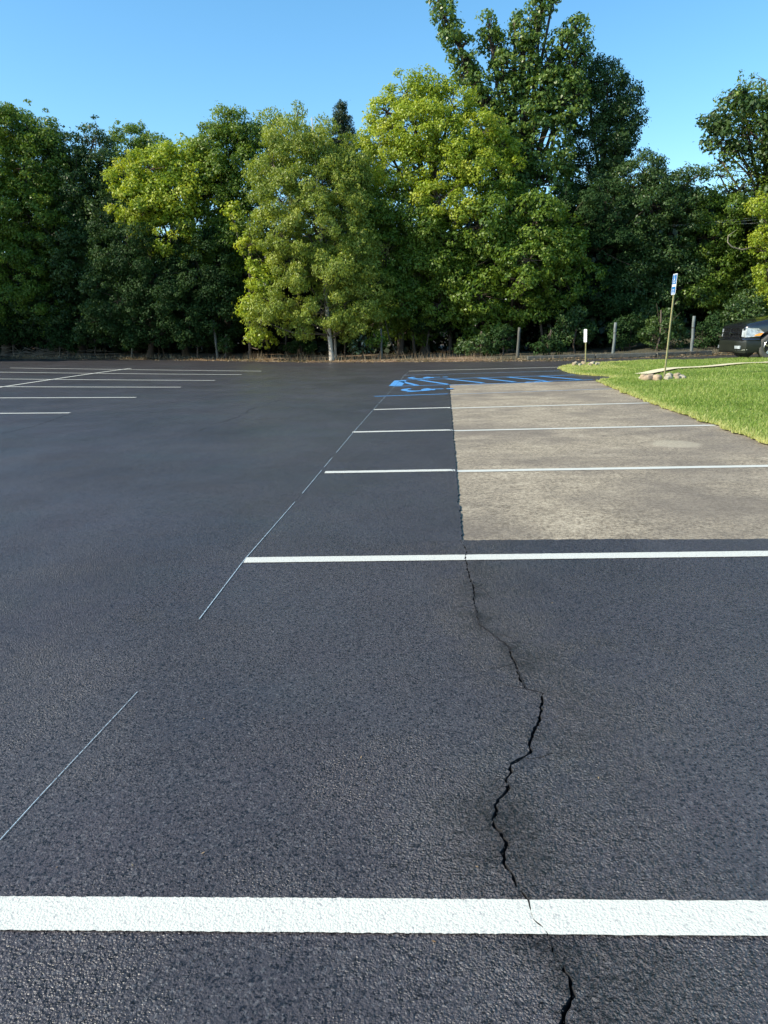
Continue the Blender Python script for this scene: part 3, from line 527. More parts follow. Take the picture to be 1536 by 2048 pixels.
tree('d', 'deciduous_tree', 'green tree with a low bright hanging bough below the tall tree', 1020, 31.6, [(960, 640, 50, 30, .8), (1040, 620, 50, 40, .6), (960, 450, 50, 50, -.4), (1010, 410, 56, 44, .2), (1070, 440, 60, 54, 0), (1000, 500, 50, 48, -.2), (1060, 520, 44, 30, -1.3), (1040, 560, 30, 26, -1.4), (1100, 500, 60, 56, .4), (960, 590, 56, 46, 0), (1130, 560, 60, 56, .4)], 'mid', .15, seed=17, leaf=.13)
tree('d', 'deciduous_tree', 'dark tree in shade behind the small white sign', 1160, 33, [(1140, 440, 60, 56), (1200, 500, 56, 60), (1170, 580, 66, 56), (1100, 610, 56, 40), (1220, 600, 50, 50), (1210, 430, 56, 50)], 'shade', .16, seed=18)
tree('d', 'deciduous_tree', 'airy thin-leaved tree standing against the sky at the right edge', 1535, 34, [(1480, 190, 36, 26, 0, .55), (1505, 215, 44, 34, 0, .7), (1450, 232, 34, 12, 0, .4), (1490, 258, 46, 24, 0, .85), (1530, 240, 34, 36, 0, .8), (1430, 282, 36, 10, 0, .45), (1480, 300, 36, 20, 0, .5), (1540, 300, 34, 40, 0, .7), (1445, 325, 26, 16, 0, .4), (1440, 352, 34, 16, 0, .5), (1500, 345, 40, 18, 0, .5), (1550, 370, 40, 40, 0, .7), (1480, 385, 44, 20, 0, .7), (1590, 260, 50, 60), (1530, 160, 26, 14, 0, .3)], 'mid', .16, seed=19, leaf=.11, clump=.24, per=.36, dens=.75, shrink=.0)
tree('d', 'deciduous_tree', 'yellow-green bushy tree hanging into the photo at the right edge above the pickup', 1560, 31, [(1532, 405, 26, 26, 0, .8), (1512, 420, 22, 12, 0, .7), (1545, 470, 30, 34), (1522, 500, 20, 18, 0, .7), (1535, 545, 26, 26, 0, .8), (1565, 590, 44, 40), (1600, 450, 60, 60)], 'yellow', .13, seed=20)
tree('d', 'deciduous_tree', 'mixed green tree between the blue sign and the pickup', 1440, 33.8, [(1405, 420, 40, 36), (1455, 425, 44, 34), (1420, 480, 54, 44), (1490, 480, 50, 46), (1430, 545, 54, 40), (1500, 560, 50, 44), (1395, 590, 34, 26, -.8), (1450, 600, 40, 30)], 'mid', .14, seed=21)
tree('d', 'deciduous_tree', 'shaded tree filling the gap between the olive tree and the large yellow-green tree', 725, 36.5, [(715, 330, 50, 50), (735, 390, 50, 60), (700, 450, 60, 60), (740, 500, 60, 60), (700, 570, 60, 60)], 'dark', .13, seed=22)
tree('d', 'deciduous_tree', 'dark tree closing the gap behind the notched tree and its left neighbour', 110, 39.5, [(110, 350, 50, 40), (100, 420, 60, 60), (170, 460, 60, 60), (230, 440, 50, 60), (120, 520, 60, 60), (210, 540, 60, 60)], 'dark', .13, seed=23)
tree('d', 'deciduous_tree', 'dark tree behind the sky gap right of the dense dark tree', 1400, 38, [(1420, 440, 50, 36), (1480, 460, 60, 40), (1380, 450, 50, 50), (1420, 520, 60, 60), (1500, 540, 60, 60), (1340, 430, 50, 50)], 'dark', .13, seed=24)
# trees outside the frame (they shade the left edge and close the wood)
for i, (bx, by, hgt) in enumerate([(-22.5, 33.4, 12), (-27, 32.0, 14), (-32, 31.5, 15), (-26.5, 36, 14), (-37, 31, 15), (17.5, 32, 11), (22, 34, 13), (21, 29.8, 10)]):
    r = np.random.default_rng(200+i); z0 = float(H(bx, by))+.05; o = empty('deciduous_tree', (bx, by, z0), ['dark tree just outside the left of the photo, nearest the lot', 'second dark tree outside the left of the photo', 'third dark tree outside the left of the photo', 'taller tree behind those outside the left', 'farthest left tree outside the photo', 'green tree just outside the right of the photo', 'tall green tree outside the right, farther back', 'low green tree outside the right behind the pickup'][i], 'tree', 'trees along the edge of the lot')
    L = [(np.array([bx+r.normal(0, 1.2), by+r.normal(0, 1), z0+hgt*f]), (1.9*s_, 1.9*s_, 1.5*s_), 1) for f, s_ in ((.22, .9), (.3, 1), (.42, 1.15), (.55, 1.2), (.55, 1.0), (.7, 1), (.82, .8), (.9, .55))]
    V, T, CC = foliage(L, r, leaf=.20, clump=.5, dens=.9); mb = MB(); mb.tube([(bx, by, z0-.1), (bx+.1, by, z0+hgt*.4), (bx, by+.1, z0+hgt*.9)], [.25, .17, .04], 8)
    for c, _, _ in L: mb.tube([(bx+.05, by, c[2]*.7), c], [.08, .03], 5)
    mb.build('trunk', M_BARK, o, True); link('crown', mesh_np('crown', V.reshape(-1, 3), np.arange(len(V)*4).reshape(-1, 4), attr=T), LEAF['mid' if i != 5 else 'dark'], o)
# deep wood behind the front trees, one mass
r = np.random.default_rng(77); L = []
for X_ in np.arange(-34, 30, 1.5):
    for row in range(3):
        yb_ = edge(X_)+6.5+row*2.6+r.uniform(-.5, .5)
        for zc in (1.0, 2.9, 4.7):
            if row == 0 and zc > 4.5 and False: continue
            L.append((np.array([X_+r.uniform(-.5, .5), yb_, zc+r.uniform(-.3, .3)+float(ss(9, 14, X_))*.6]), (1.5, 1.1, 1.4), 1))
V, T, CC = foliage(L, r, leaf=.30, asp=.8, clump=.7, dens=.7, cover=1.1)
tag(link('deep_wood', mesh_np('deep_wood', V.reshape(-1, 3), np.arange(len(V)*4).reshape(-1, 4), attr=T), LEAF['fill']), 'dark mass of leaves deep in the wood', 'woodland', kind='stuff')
# understory shrubs
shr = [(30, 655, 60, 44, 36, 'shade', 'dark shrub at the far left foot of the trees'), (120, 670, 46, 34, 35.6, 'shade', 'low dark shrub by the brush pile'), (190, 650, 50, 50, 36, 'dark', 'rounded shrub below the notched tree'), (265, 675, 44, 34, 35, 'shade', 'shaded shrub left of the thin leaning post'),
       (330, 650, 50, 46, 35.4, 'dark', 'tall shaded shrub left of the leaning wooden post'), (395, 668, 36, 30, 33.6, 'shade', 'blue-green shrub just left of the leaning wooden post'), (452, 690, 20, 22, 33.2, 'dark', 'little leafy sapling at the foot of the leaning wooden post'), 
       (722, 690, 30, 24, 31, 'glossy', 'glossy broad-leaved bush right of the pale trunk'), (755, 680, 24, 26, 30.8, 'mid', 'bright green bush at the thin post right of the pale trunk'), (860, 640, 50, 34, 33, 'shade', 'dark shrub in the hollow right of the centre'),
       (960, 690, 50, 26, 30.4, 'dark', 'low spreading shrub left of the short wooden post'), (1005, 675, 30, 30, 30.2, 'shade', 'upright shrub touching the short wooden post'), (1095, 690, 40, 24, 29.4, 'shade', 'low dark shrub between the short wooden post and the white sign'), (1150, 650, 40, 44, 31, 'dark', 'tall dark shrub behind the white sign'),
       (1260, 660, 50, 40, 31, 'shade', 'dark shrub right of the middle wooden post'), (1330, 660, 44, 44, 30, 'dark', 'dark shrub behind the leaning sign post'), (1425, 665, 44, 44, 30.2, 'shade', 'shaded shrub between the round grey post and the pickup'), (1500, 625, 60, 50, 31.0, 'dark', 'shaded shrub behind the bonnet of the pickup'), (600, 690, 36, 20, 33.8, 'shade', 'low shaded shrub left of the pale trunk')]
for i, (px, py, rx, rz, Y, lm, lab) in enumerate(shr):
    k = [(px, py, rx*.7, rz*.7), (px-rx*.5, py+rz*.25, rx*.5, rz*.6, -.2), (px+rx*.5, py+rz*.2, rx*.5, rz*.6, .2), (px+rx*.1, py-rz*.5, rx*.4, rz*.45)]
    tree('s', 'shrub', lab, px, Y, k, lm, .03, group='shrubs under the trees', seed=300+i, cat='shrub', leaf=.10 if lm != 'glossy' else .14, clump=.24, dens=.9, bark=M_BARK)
print('leaves', LEAFN)
# bare saplings and trunks seen in the dark hollows
for i, (x0, x1, y1, Y, r_) in enumerate([(672, 671, 600, 31.4, .06), (690, 688, 640, 32, .045), (605, 606, 640, 34, .05), (575, 572, 650, 34, .05), (262, 270, 640, 35.8, .05), (320, 316, 640, 36, .06), (830, 826, 560, 33, .07), (900, 905, 560, 33.5, .09), (1090, 1080, 560, 32, .06), (1310, 1322, 620, 29.6, .05), (75, 80, 620, 37, .07), (800, 770, 640, 31.5, .03)]):
    g = P(x0, 719, Y); z0 = float(H(g[0], g[1])); t_ = P(x1, y1, Y+.3); mb = MB(); m_ = (np.array([g[0], g[1], z0])*.5+t_*.5)+rng.normal(0, .08, 3)
    mb.tube([(g[0], g[1], z0-.05), m_, t_], [r_, r_*.8, r_*.55], 8)
    for k in range(5):
        s_ = m_+(t_-m_)*rng.random(); mb.tube([s_, s_+rng.normal(0, .4, 3)+(0, 0, .3)], [r_*.3, r_*.08], 4)
    lab = ['grey sapling trunk close right of the pale trunk', 'second thin trunk right of the pale trunk', 'thin bare trunk left of the pale trunk', 'thinner bare trunk farther left of the pale trunk', 'bare stem under the dark tree at left', 'bare trunk left of the leaning post', 'thin trunk in the dark hollow right of the centre', 'thicker trunk in the dark hollow right of the centre', 'thin trunk right of the short wooden post', 'crooked bare stem left of the leaning sign post', 'dark trunk above the brush pile', 'fallen leaning branch in the dark hollow'][i]
    tag(mb.build('tree_trunk', M_BARK if i != 0 else M_BARK_PALE, None, True), lab, 'tree trunk', 'bare trunks in the shade of the wood')
# dry weeds along the edge
V = []; n = 2600; x = rng.uniform(-17, 14, n); y = edge(x)+rng.uniform(.05, 1.0, n); z = H(x, y)+.03; h_ = rng.uniform(.08, .4, n)*np.where((x > -6) & (x < 4), 1.1, .7); a = rng.uniform(0, 6.28, n); b = rng.uniform(0, 6.28, n)
V = np.zeros((n, 3, 3)); V[:, 0] = np.stack([x-np.cos(a)*.008, y, z], 1); V[:, 1] = np.stack([x+np.cos(a)*.008, y, z], 1); V[:, 2] = np.stack([x+np.cos(b)*h_*.4, y+np.sin(b)*h_*.4, z+h_], 1)
tag(link('dry_weeds', mesh_np('dry_weeds', V, np.arange(n*3).reshape(-1, 3), 3, attr=rng.random(n)), M_DRY), 'thin dry weeds standing along the verge', 'weeds', kind='stuff')
# brush pile at the left
bp = empty('brush_pile', tuple(P(60, 716, 36.2)), 'heap of cut branches lying at the left edge of the trees', 'brush pile'); mb = MB(); c = P(60, 712, 36.2)
for k in range(90):
    a = c+np.array([rng.normal(0, 1.3), rng.normal(0, .3), abs(rng.normal(0, .12))]); d = np.array([rng.normal(0, 1), rng.normal(0, .3), rng.normal(0, .18)]); d /= np.linalg.norm(d); l = rng.uniform(.4, 1.3)
    mb.tube([a-d*l/2, a+rng.normal(0, .04, 3), a+d*l/2], [.014, .011, .005], 4)
mb.build('branches', simple('dry branch', (.20, .16, .12), .9), bp)
# ---------------------------------------------------------------- posts
def post(px0, py0, px1, py1, Y, r_, m, lab, name='fence_post', notch=False):
    a = P(px0, py0, Y); b_ = P(px1, py1, Y); gz = float(H(a[0], a[1]))-.05; d = (b_-a)/(b_[2]-a[2]); a = a-d*(a[2]-gz)
    o = empty(name, tuple(a), lab, 'post', 'old fence posts in front of the wood'); mb = MB(); k = 7
    rr = [r_*(1.06-.1*i/k)*rng.uniform(.97, 1.03) for i in range(k)]; mb.tube([a+(b_-a)*i/(k-1)+rng.normal(0, .006, 3)*(0 < i < k-1) for i in range(k)], rr, 12)
    p = mb.build('shaft', m, o, True)
    mb = MB(); t_ = .28; q = a+(b_-a)*(1-t_); mb.tube([q-(b_-a)*.012, q+(b_-a)*.012], [r_*1.08]*2, 12); mb.build('wire_band', M_BAND, o)
    return o
M_BAND = simple('rusty wire band', (.06, .05, .045), .7, bmp=0)
M_PIPE = simple('weathered round post', (.15, .17, .16), .8, .3, 10, .4, .01, stretch=(3, 3, .5))
post(435.5, 718, 426.5, 641, 33, .05, M_WOOD, 'slim grey wooden post leaning left, left of the centre')
post(1034.5, 715, 1039, 655, 28.4, .05, M_WOOD, 'short wooden post in front of the dark hollow')
post(1225.5, 713, 1231.5, 645, 28.2, .052, M_PIPE, 'grey wooden post between the white sign and the leaning blue sign')
post(1382, 714, 1388.5, 632, 28.2, .055, M_PIPE, 'tall pale grey round post between the blue sign and the pickup')
post(764, 720, 762, 657, 30.6, .035, M_WOOD, 'thin wooden post right of the pale trunk')
post(263, 716, 266, 683, 34.5, .04, M_WOOD, 'short stub of a post in the dark at left')
for i, (p0, p1, lab) in enumerate([((1035, 717.5), (1165, 714.5), 'low timber edging right of the short wooden post'), ((1168, 714.5), (1290, 712.5), 'low timber edging behind the small white sign'), ((1293, 712.5), (1432, 711.5), 'low timber edging behind the leaning sign')]):
    a, b_ = G(*p0), G(*p1); a[1] = edge(a[0])+.1; b_[1] = edge(b_[0])+.1; d = b_-a; L_ = np.linalg.norm(d); bm = bmesh.new(); box(bm, (0, 0, 0), (L_, .14, .16), bev=.02); bmesh.ops.subdivide_edges(bm, edges=[e for e in bm.edges if e.calc_length() > 1], cuts=12)
    for v in bm.verts: v.co += Vector(rng.normal(0, .006, 3))
    o = link('timber_edging', bm_mesh('timber_edging', bm), M_WOOD); o.location = tuple((a+b_)/2+np.array([0, 0, .09])); o.rotation_euler[2] = math.atan2(d[1], d[0]); tag(o, lab, 'edging', 'timber edging at the back of the lot')
# ---------------------------------------------------------------- signs
M_POSTM = simple('yellowed galvanised steel', (.36, .33, .16), .5, .25, 20, .2, .004, metal=.35)
M_SWHITE = simple('white sign face', (.85, .86, .86), .35, .04, 6, 0); M_SBLUE = simple('blue sign ink', (.015, .16, .42), .35, .1, 6, 0); M_BACK = simple('grey sign back', (.2, .2, .2), .5, .1, 6, 0, metal=.4)
def channel(mb, a, b_, ux, uy, w_=.032, d_=.022):
    prof = [(-w_, 0), (-w_*.72, 0), (-w_*.4, -d_), (w_*.4, -d_), (w_*.72, 0), (w_, 0), (w_, .004), (w_*.68, .004), (w_*.36, -d_+.005), (-w_*.36, -d_+.005), (-w_*.68, .004), (-w_, .004)]
    V = []; n = len(prof)
    for p in (a, b_):
        for u, v in prof: V.append(p+ux*u+uy*v)
    mb.add(V, [(k, (k+1) % n, n+(k+1) % n, n+k) for k in range(n)])
def rrect(w_, h_, r_, k=4):
    pts = []
    for cx, cy, a0 in ((w_/2-r_, h_/2-r_, 0), (-w_/2+r_, h_/2-r_, 90), (-w_/2+r_, -h_/2+r_, 180), (w_/2-r_, -h_/2+r_, 270)):
        for i in range(k+1): a = math.radians(a0+90*i/k); pts.append((cx+r_*math.cos(a), cy+r_*math.sin(a)))
    return pts
def plate(mb, c, ux, uz, nn, w_, h_, r_, z0, z1):
    pts = rrect(w_, h_, r_); n = len(pts); A = [c+ux*u+uz*v+nn*z1 for u, v in pts]; B = [c+ux*u+uz*v+nn*z0 for u, v in pts]
    mb.add(A+B, [tuple(range(n)), tuple(range(2*n-1, n-1, -1))]+[(k, n+k, n+(k+1) % n, (k+1) % n) for k in range(n)])
def sign(base, topc, w_, h_, yaw, blue, lab, extra_top):
    """base: ground point; topc: centre of the panel; yaw: facing direction of the panel in degrees"""
    base = np.asarray(base, float); topc = np.asarray(topc, float); up = unit(topc-base); nn = np.array([math.cos(math.radians(yaw)), math.sin(math.radians(yaw)), 0.]); nn = unit(nn-up*np.dot(nn, up)); ux = np.cross(up, nn)
    o = empty('parking_sign', tuple(base), lab, 'sign'); mb = MB(); channel(mb, base-up*.15, topc+up*extra_top, ux, nn); mb.build('post', M_POSTM, o)
    c = topc+nn*.010; mb = MB(); plate(mb, c, ux, up, nn, w_, h_, .03, 0, .003); p = mb.build('panel', M_SWHITE, o)
    mb = MB(); plate(mb, c, ux, up, nn, w_*.98, h_*.985, .028, -.0015, -.0005); mb.build('panel_back', M_BACK, o)
    for s_ in (-1, 1):
        mb = MB(); q = c+up*s_*h_*.42; mb.tube([q+nn*.003, q+nn*.009], [.009, .008], 8); mb.build('bolt', M_BACK, o)
    if blue:
        mb = MB(); e = .0045
        def quad(u0, v0, u1, v1, z=e): mb.add([c+ux*a_+up*b_+nn*z for a_, b_ in ((u0, v0), (u1, v0), (u1, v1), (u0, v1))], [(0, 1, 2, 3)])
        W, Hh = w_/2-.012, h_/2-.012
        for q in ((-W, -Hh, -W+.01, Hh), (W-.01, -Hh, W, Hh)): quad(*q, z=e)
        for q in ((-W+.01, Hh-.01, W-.01, Hh), (-W+.01, -Hh, W-.01, -Hh+.01)): quad(*q, z=e)
        quad(-W+.018, .0, W-.018, Hh-.016); quad(-W+.022, -Hh+.02, W-.022, -Hh+.15); mb.build('border_and_fields', M_SBLUE, p)
        mb = MB(); e2 = .0065; sc = .15; c0 = c+up*.095
        def T(u, v): return c0+ux*u*sc+up*v*sc+nn*e2
        n_ = 20
        for i in range(n_):
            a0, a1 = [math.radians(150+(i+k)*250/n_) for k in (0, 1)]; mb.add([T(.26*math.cos(a0)-.03, .26*math.sin(a0)-.16), T(.36*math.cos(a0)-.03, .36*math.sin(a0)-.16), T(.36*math.cos(a1)-.03, .36*math.sin(a1)-.16), T(.26*math.cos(a1)-.03, .26*math.sin(a1)-.16)], [(0, 1, 2, 3)])
        def bar(x0, y0, x1, y1, t_):
            l = math.hypot(x1-x0, y1-y0); a_, b_ = -(y1-y0)/l*t_/2, (x1-x0)/l*t_/2; mb.add([T(x0-a_, y0-b_), T(x1-a_, y1-b_), T(x1+a_, y1+b_), T(x0+a_, y0+b_)], [(0, 1, 2, 3)])
        bar(-.06, .38, -.03, -.1, .13); bar(-.03, -.06, .27, -.06, .11); bar(.24, -.06, .40, -.42, .1); bar(-.04, .15, .2, .15, .08)
        mb.add([T(-.07+.1*math.cos(k*math.pi/6), .52+.1*math.sin(k*math.pi/6)) for k in range(12)], [tuple(range(12))]); mb.build('wheelchair_symbol', M_SWHITE, p)
        mb = MB(); quad_ = [(-.07, -.112, .07, -.104), (-.06, -.14, .06, -.132), (-.07, -.168, .07, -.16)]
        for q in quad_: mb.add([c+ux*a_+up*b_+nn*e2 for a_, b_ in ((q[0], q[1]), (q[2], q[1]), (q[2], q[3]), (q[0], q[3]))], [(0, 1, 2, 3)])
        mb.build('white_bands', M_SWHITE, p)
    return o
b1 = G(1327.5, 757, .08); t1 = P(1349.5, 568.5, b1[1]); sign(b1, t1, .305, .42, 175, True, 'blue and white wheelchair parking sign on a tall leaning steel post', .2)
b2 = G(1170.5, 729, .06); t2 = P(1171.5, 671.5, b2[1]); sign(b2, t2, .26, .38, 185, False, 'small plain white sign on a short post at the tip of the grass', .15)
# stone rings
def stone(c, s, lab, grp, seed, m):
    r = np.random.default_rng(seed); bm = bmesh.new(); bmesh.ops.create_icosphere(bm, subdivisions=3, radius=1); ph = r.uniform(0, 6, 6)
    for v in bm.verts:
        d = v.co.copy(); sq = max(abs(d.x), abs(d.y), abs(d.z)); d = d.lerp(d/sq*.8, .6); k = 1+.20*math.sin(3*d.x+ph[0])*math.sin(3*d.y+ph[1])+.07*math.sin(6*d.z+ph[2]+4*d.x)+r.normal(0, .012)
        v.co = Vector((d.x*s[0]*k, d.y*s[1]*k, d.z*s[2]*k))
    o = link('edging_stone', bm_mesh('edging_stone', bm, True), m); o.location = tuple(c); o.rotation_euler = (r.normal(0, .12), r.normal(0, .12), r.uniform(0, 3)); tag(o, lab, 'stone', grp)
M_STONE2 = simple('pale limestone block', (.36, .32, .24), .85, .35, 16, .6, .02); M_STONE3 = simple('terracotta tinted stone', (.36, .27, .18), .85, .35, 12, .6, .02)
cx, cy = b1[0]+.02, b1[1]+.08
ang = [200, 232, 262, 292, 322, 350, 20, 52, 85, 118, 150, 176]
l1 = ['front left tan stone of the ring round the leaning sign', 'front stone next to the left end of that ring at the leaning sign', 'front middle stone of the ring at the leaning sign', 'front stone right of the leaning sign post', 'front right stone of the ring at the leaning sign', 'rightmost stone of the ring at the leaning sign', 'back right stone of the ring at the leaning sign', 'back stone right of the leaning sign post', 'back middle stone behind the leaning sign post', 'back stone left of the leaning sign post', 'back left stone of the ring at the leaning sign', 'leftmost stone of the ring at the leaning sign']
for i, a in enumerate(ang):
    R_ = .34+rng.uniform(-.02, .03); x = cx+R_*1.15*math.cos(math.radians(a)); y = cy+R_*1.25*math.sin(math.radians(a)); big = a in (200, 232, 176); h_ = .085 if big else rng.uniform(.045, .07)
    stone((x, y, float(lawnz(np.array(x), np.array(y)))+h_*.75), (.12 if big else .09, .09 if big else .065, h_), l1[i], 'stones ringed round the leaning blue sign', 500+i, M_STONE3 if big else (M_STONE2 if i % 3 else M_STONE))
cx, cy = b2[0]+.05, b2[1]+.05
l2 = ['right', 'back right', 'back middle', 'back left', 'left', 'front left', 'front middle', 'front right']
for i, w_ in enumerate(l2):
    a = math.radians(i*45); x = cx+.36*math.cos(a); y = cy+.36*math.sin(a); h_ = rng.uniform(.05, .08)
    stone((x, y, float(lawnz(np.array(x), np.array(y)))+h_*.75), (.08, .06, h_), w_+' stone of the ring round the small white sign', 'stones ringed round the small white sign', 600+i, M_STONE2 if i % 2 else M_STONE)
# overhead wires seen among the branches at the right
M_WIRE = simple('bare aluminium wire', (.55, .55, .5), .4, .1, 5, 0, metal=.5)
for i, (p0, p1) in enumerate([((1374, 452), (1480, 437)), ((1377, 454.5), (1480, 441)), ((1397, 455), (1490, 446))]):
    a, b_ = P(*p0, 33.3), P(*p1, 33.0); d = b_-a; a2 = a-d*.5; b3 = b_+d*5; mb = MB(); K = 24
    mb.tube([a2+(b3-a2)*k/K-np.array([0, 0, 1])*(.25*4*(k/K)*(1-k/K)) + np.array([0, 0, .15]) for k in range(K+1)], [.007]*(K+1), 6)
    tag(mb.build('utility_wire', M_WIRE, None, True), ['highest', 'middle', 'lowest'][i]+' of three sunlit wires crossing in front of the trees at right', 'wire', 'overhead wires')
# bare pale branch at the right
mb = MB(); q = [P(1536, 488, 30.6), P(1510, 494, 30.6), P(1490, 488, 30.5), P(1481, 478, 30.5), P(1482, 465, 30.6), P(1500, 452, 30.7)]; q = [p_+np.array([0, 1.1, 0]) for p_ in q]
mb.tube(q, [.03, .028, .025, .02, .015, .008], 7); mb.tube([P(1620, 480, 32.1), P(1570, 478, 31.9), q[0]], [.05, .04, .03], 7)
tag(mb.build('dead_branch', simple('bleached dead bark', (.26, .23, .18), .9), None, True), 'pale bare crooked branch above the pickup', 'branch')
# ---------------------------------------------------------------- pickup
M_CAR = simple('black car paint', (.011, .012, .015), .2, .05, 3, 0, spec=.6, coat=1.0)
M_TRIM = simple('black plastic trim', (.012, .012, .012), .5, .1, 8, 0); M_TYRE = simple('dusty tyre rubber', (.10, .095, .085), .9, .2, 12, .3, .01)
M_CHROME = simple('bright metal', (.7, .7, .7), .22, .05, 5, 0, metal=1.0); M_LAMP = simple('clear lamp lens', (.36, .40, .42), .12, .55, 14, .3, .01, coat=1.0); M_AMBER = simple('amber marker lens', (.80, .30, .03), .2, .1, 12, 0, coat=.8)
M_GLASS = simple('dark tinted glass', (.02, .025, .03), .05, .1, 3, 0, spec=.8, coat=1.0); M_DULL = simple('green tinted bumper', (.015, .018, .013), .4, .3, 5, 0)  # bumper's green cast is the trees' reflection put into the colour
tx = P(1481, 665, 24.1)[0]+.06; ty = 25.05; tz = -.0
trk = empty('pickup_truck', (tx, ty, tz), 'black pickup truck parked behind the lawn, only its nose in view', 'pickup truck')
def TP(x, y, z): return np.array([tx+x, ty+y, tz+z])
def section(hw, zb, zt, r_, crown=.03, k=5):
    pts = []
    for i in range(k+1): a = math.radians(90*i/k); pts.append((-hw+r_-r_*math.sin(a) if False else -(hw-r_)-r_*math.cos(a), zt-r_+r_*math.sin(a)))
    for u in (-.6, -.3, 0, .3, .6): pts.append((u*(hw-r_), zt+crown*(1-u*u)))
    for i in range(k+1): a = math.radians(90-90*i/k); pts.append(((hw-r_)+r_*math.cos(a), zt-r_+r_*math.sin(a)))
    pts.append((hw+.01, (zb+zt)/2)); pts.append((hw-.03, zb)); pts.append((-hw+.03, zb)); pts.append((-hw-.01, (zb+zt)/2)); return pts
def loft(st, name, m, parent, smooth=True, cut=None):
    bm = bmesh.new(); rings = []
    for x, *a in st: rings.append([bm.verts.new(TP(x, y, z)-TP(0, 0, 0)) for y, z in section(*a)])
    for A, B in zip(rings[:-1], rings[1:]):
        n = len(A)
        for k in range(n): bm.faces.new((A[k], A[(k+1) % n], B[(k+1) % n], B[k]))
    bm.faces.new(rings[0][::-1]); bm.faces.new(rings[-1]); me = bm_mesh(name, bm, smooth); me.materials.append(m)
    o = bpy.data.objects.new(name, me); COL.objects.link(o); o.parent = parent
    if cut:
        cs = []
        for (x, z, r_) in cut:
            cb = bmesh.new(); bmesh.ops.create_cone(cb, cap_ends=True, segments=48, radius1=r_, radius2=r_, depth=2.6, matrix=Matrix.Translation((x, 0, z)) @ Matrix.Rotation(math.pi/2, 4, 'X'))
            cm = bm_mesh('cutter', cb); cm.materials.append(M_TRIM); c_ = bpy.data.objects.new('cutter', cm); COL.objects.link(c_); c_.parent = parent; cs.append(c_)
            md = o.modifiers.new('b', 'BOOLEAN'); md.operation = 'DIFFERENCE'; md.object = c_; md.solver = 'EXACT'
        bpy.context.view_layer.update(); dg = bpy.context.evaluated_depsgraph_get(); nm = bpy.data.meshes.new_from_object(o.evaluated_get(dg)); o.modifiers.clear(); o.data = nm
        for c_ in cs: bpy.data.objects.remove(c_)
    md = o.modifiers.new('es', 'EDGE_SPLIT'); md.split_angle = math.radians(35)
    return o
AX1, AX2, WR = .95, 4.5, .40
loft([(.13, .74, .62, .99, .05, .02), (.17, .81, .58, 1.05, .08, .03), (.27, .865, .52, 1.11, .12, .04), (.5, .935, .45, 1.18, .16, .05), (.85, .975, .40, 1.25, .18, .05), (1.3, 1.0, .38, 1.31, .18, .05), (1.8, 1.0, .38, 1.34, .16, .05), (2.2, 1.0, .38, 1.35, .1, .02), (3.9, 1.0, .38, 1.33, .06, .0), (5.75, .98, .42, 1.33, .06, .0), (5.8, .95, .5, 1.28, .06, 0)], 'body', M_CAR, trk, cut=[(AX1, .42, .50), (AX2, .42, .50)])
def cab(name, m, st):
    bm = bmesh.new(); rings = []
    for x, z, hw in st: rings.append((bm.verts.new((x, -hw, z)), bm.verts.new((x, hw, z))))
    n = len(rings)
    for k in range(n): a, b_ = rings[k], rings[(k+1) % n]; bm.faces.new((a[0], b_[0], b_[1], a[1]))
    bm.faces.new([r_[0] for r_ in rings]); bm.faces.new([r_[1] for r_ in rings][::-1])
    bmesh.ops.bevel(bm, geom=bm.edges[:], offset=.05, segments=3, affect='EDGES', profile=.6); o = bpy.data.objects.new(name, bm_mesh(name, bm, True)); o.data.materials.append(m); COL.objects.link(o); o.parent = trk
    md = o.modifiers.new('es', 'EDGE_SPLIT'); md.split_angle = math.radians(40); return o
cab('cab', M_CAR, [(1.75, 1.30, .92), (2.55, 1.86, .76), (2.9, 1.93, .74), (3.6, 1.92, .74), (3.85, 1.84, .76), (4.0, 1.30, .92)])
def tri_part(name, quads, m, parent=trk, th=.01):
    mb = MB()
    for q in quads: q = [TP(*p) for p in q]; n_ = unit(np.cross(q[1]-q[0], q[2]-q[0])); k = len(q); mb.add(q+[p-n_*th for p in q], [tuple(range(k)), tuple(range(2*k-1, k-1, -1))]+[(i, k+i, k+(i+1) % k, (i+1) % k) for i in range(k)])
    return mb.build(name, m, parent)
tri_part('windscreen', [[(1.86, -.80, 1.40), (1.86, .80, 1.40), (2.47, .68, 1.825), (2.47, -.68, 1.825)]], M_GLASS)
for s_ in (-1, 1): tri_part('side_window', [[(2.15, s_*.915, 1.38), (2.95, s_*.915, 1.38), (2.95, s_*.79, 1.80), (2.62, s_*.79, 1.80)][::s_], [(3.02, s_*.915, 1.38), (3.75, s_*.915, 1.38), (3.66, s_*.79, 1.80), (3.02, s_*.79, 1.80)][::s_]], M_GLASS)
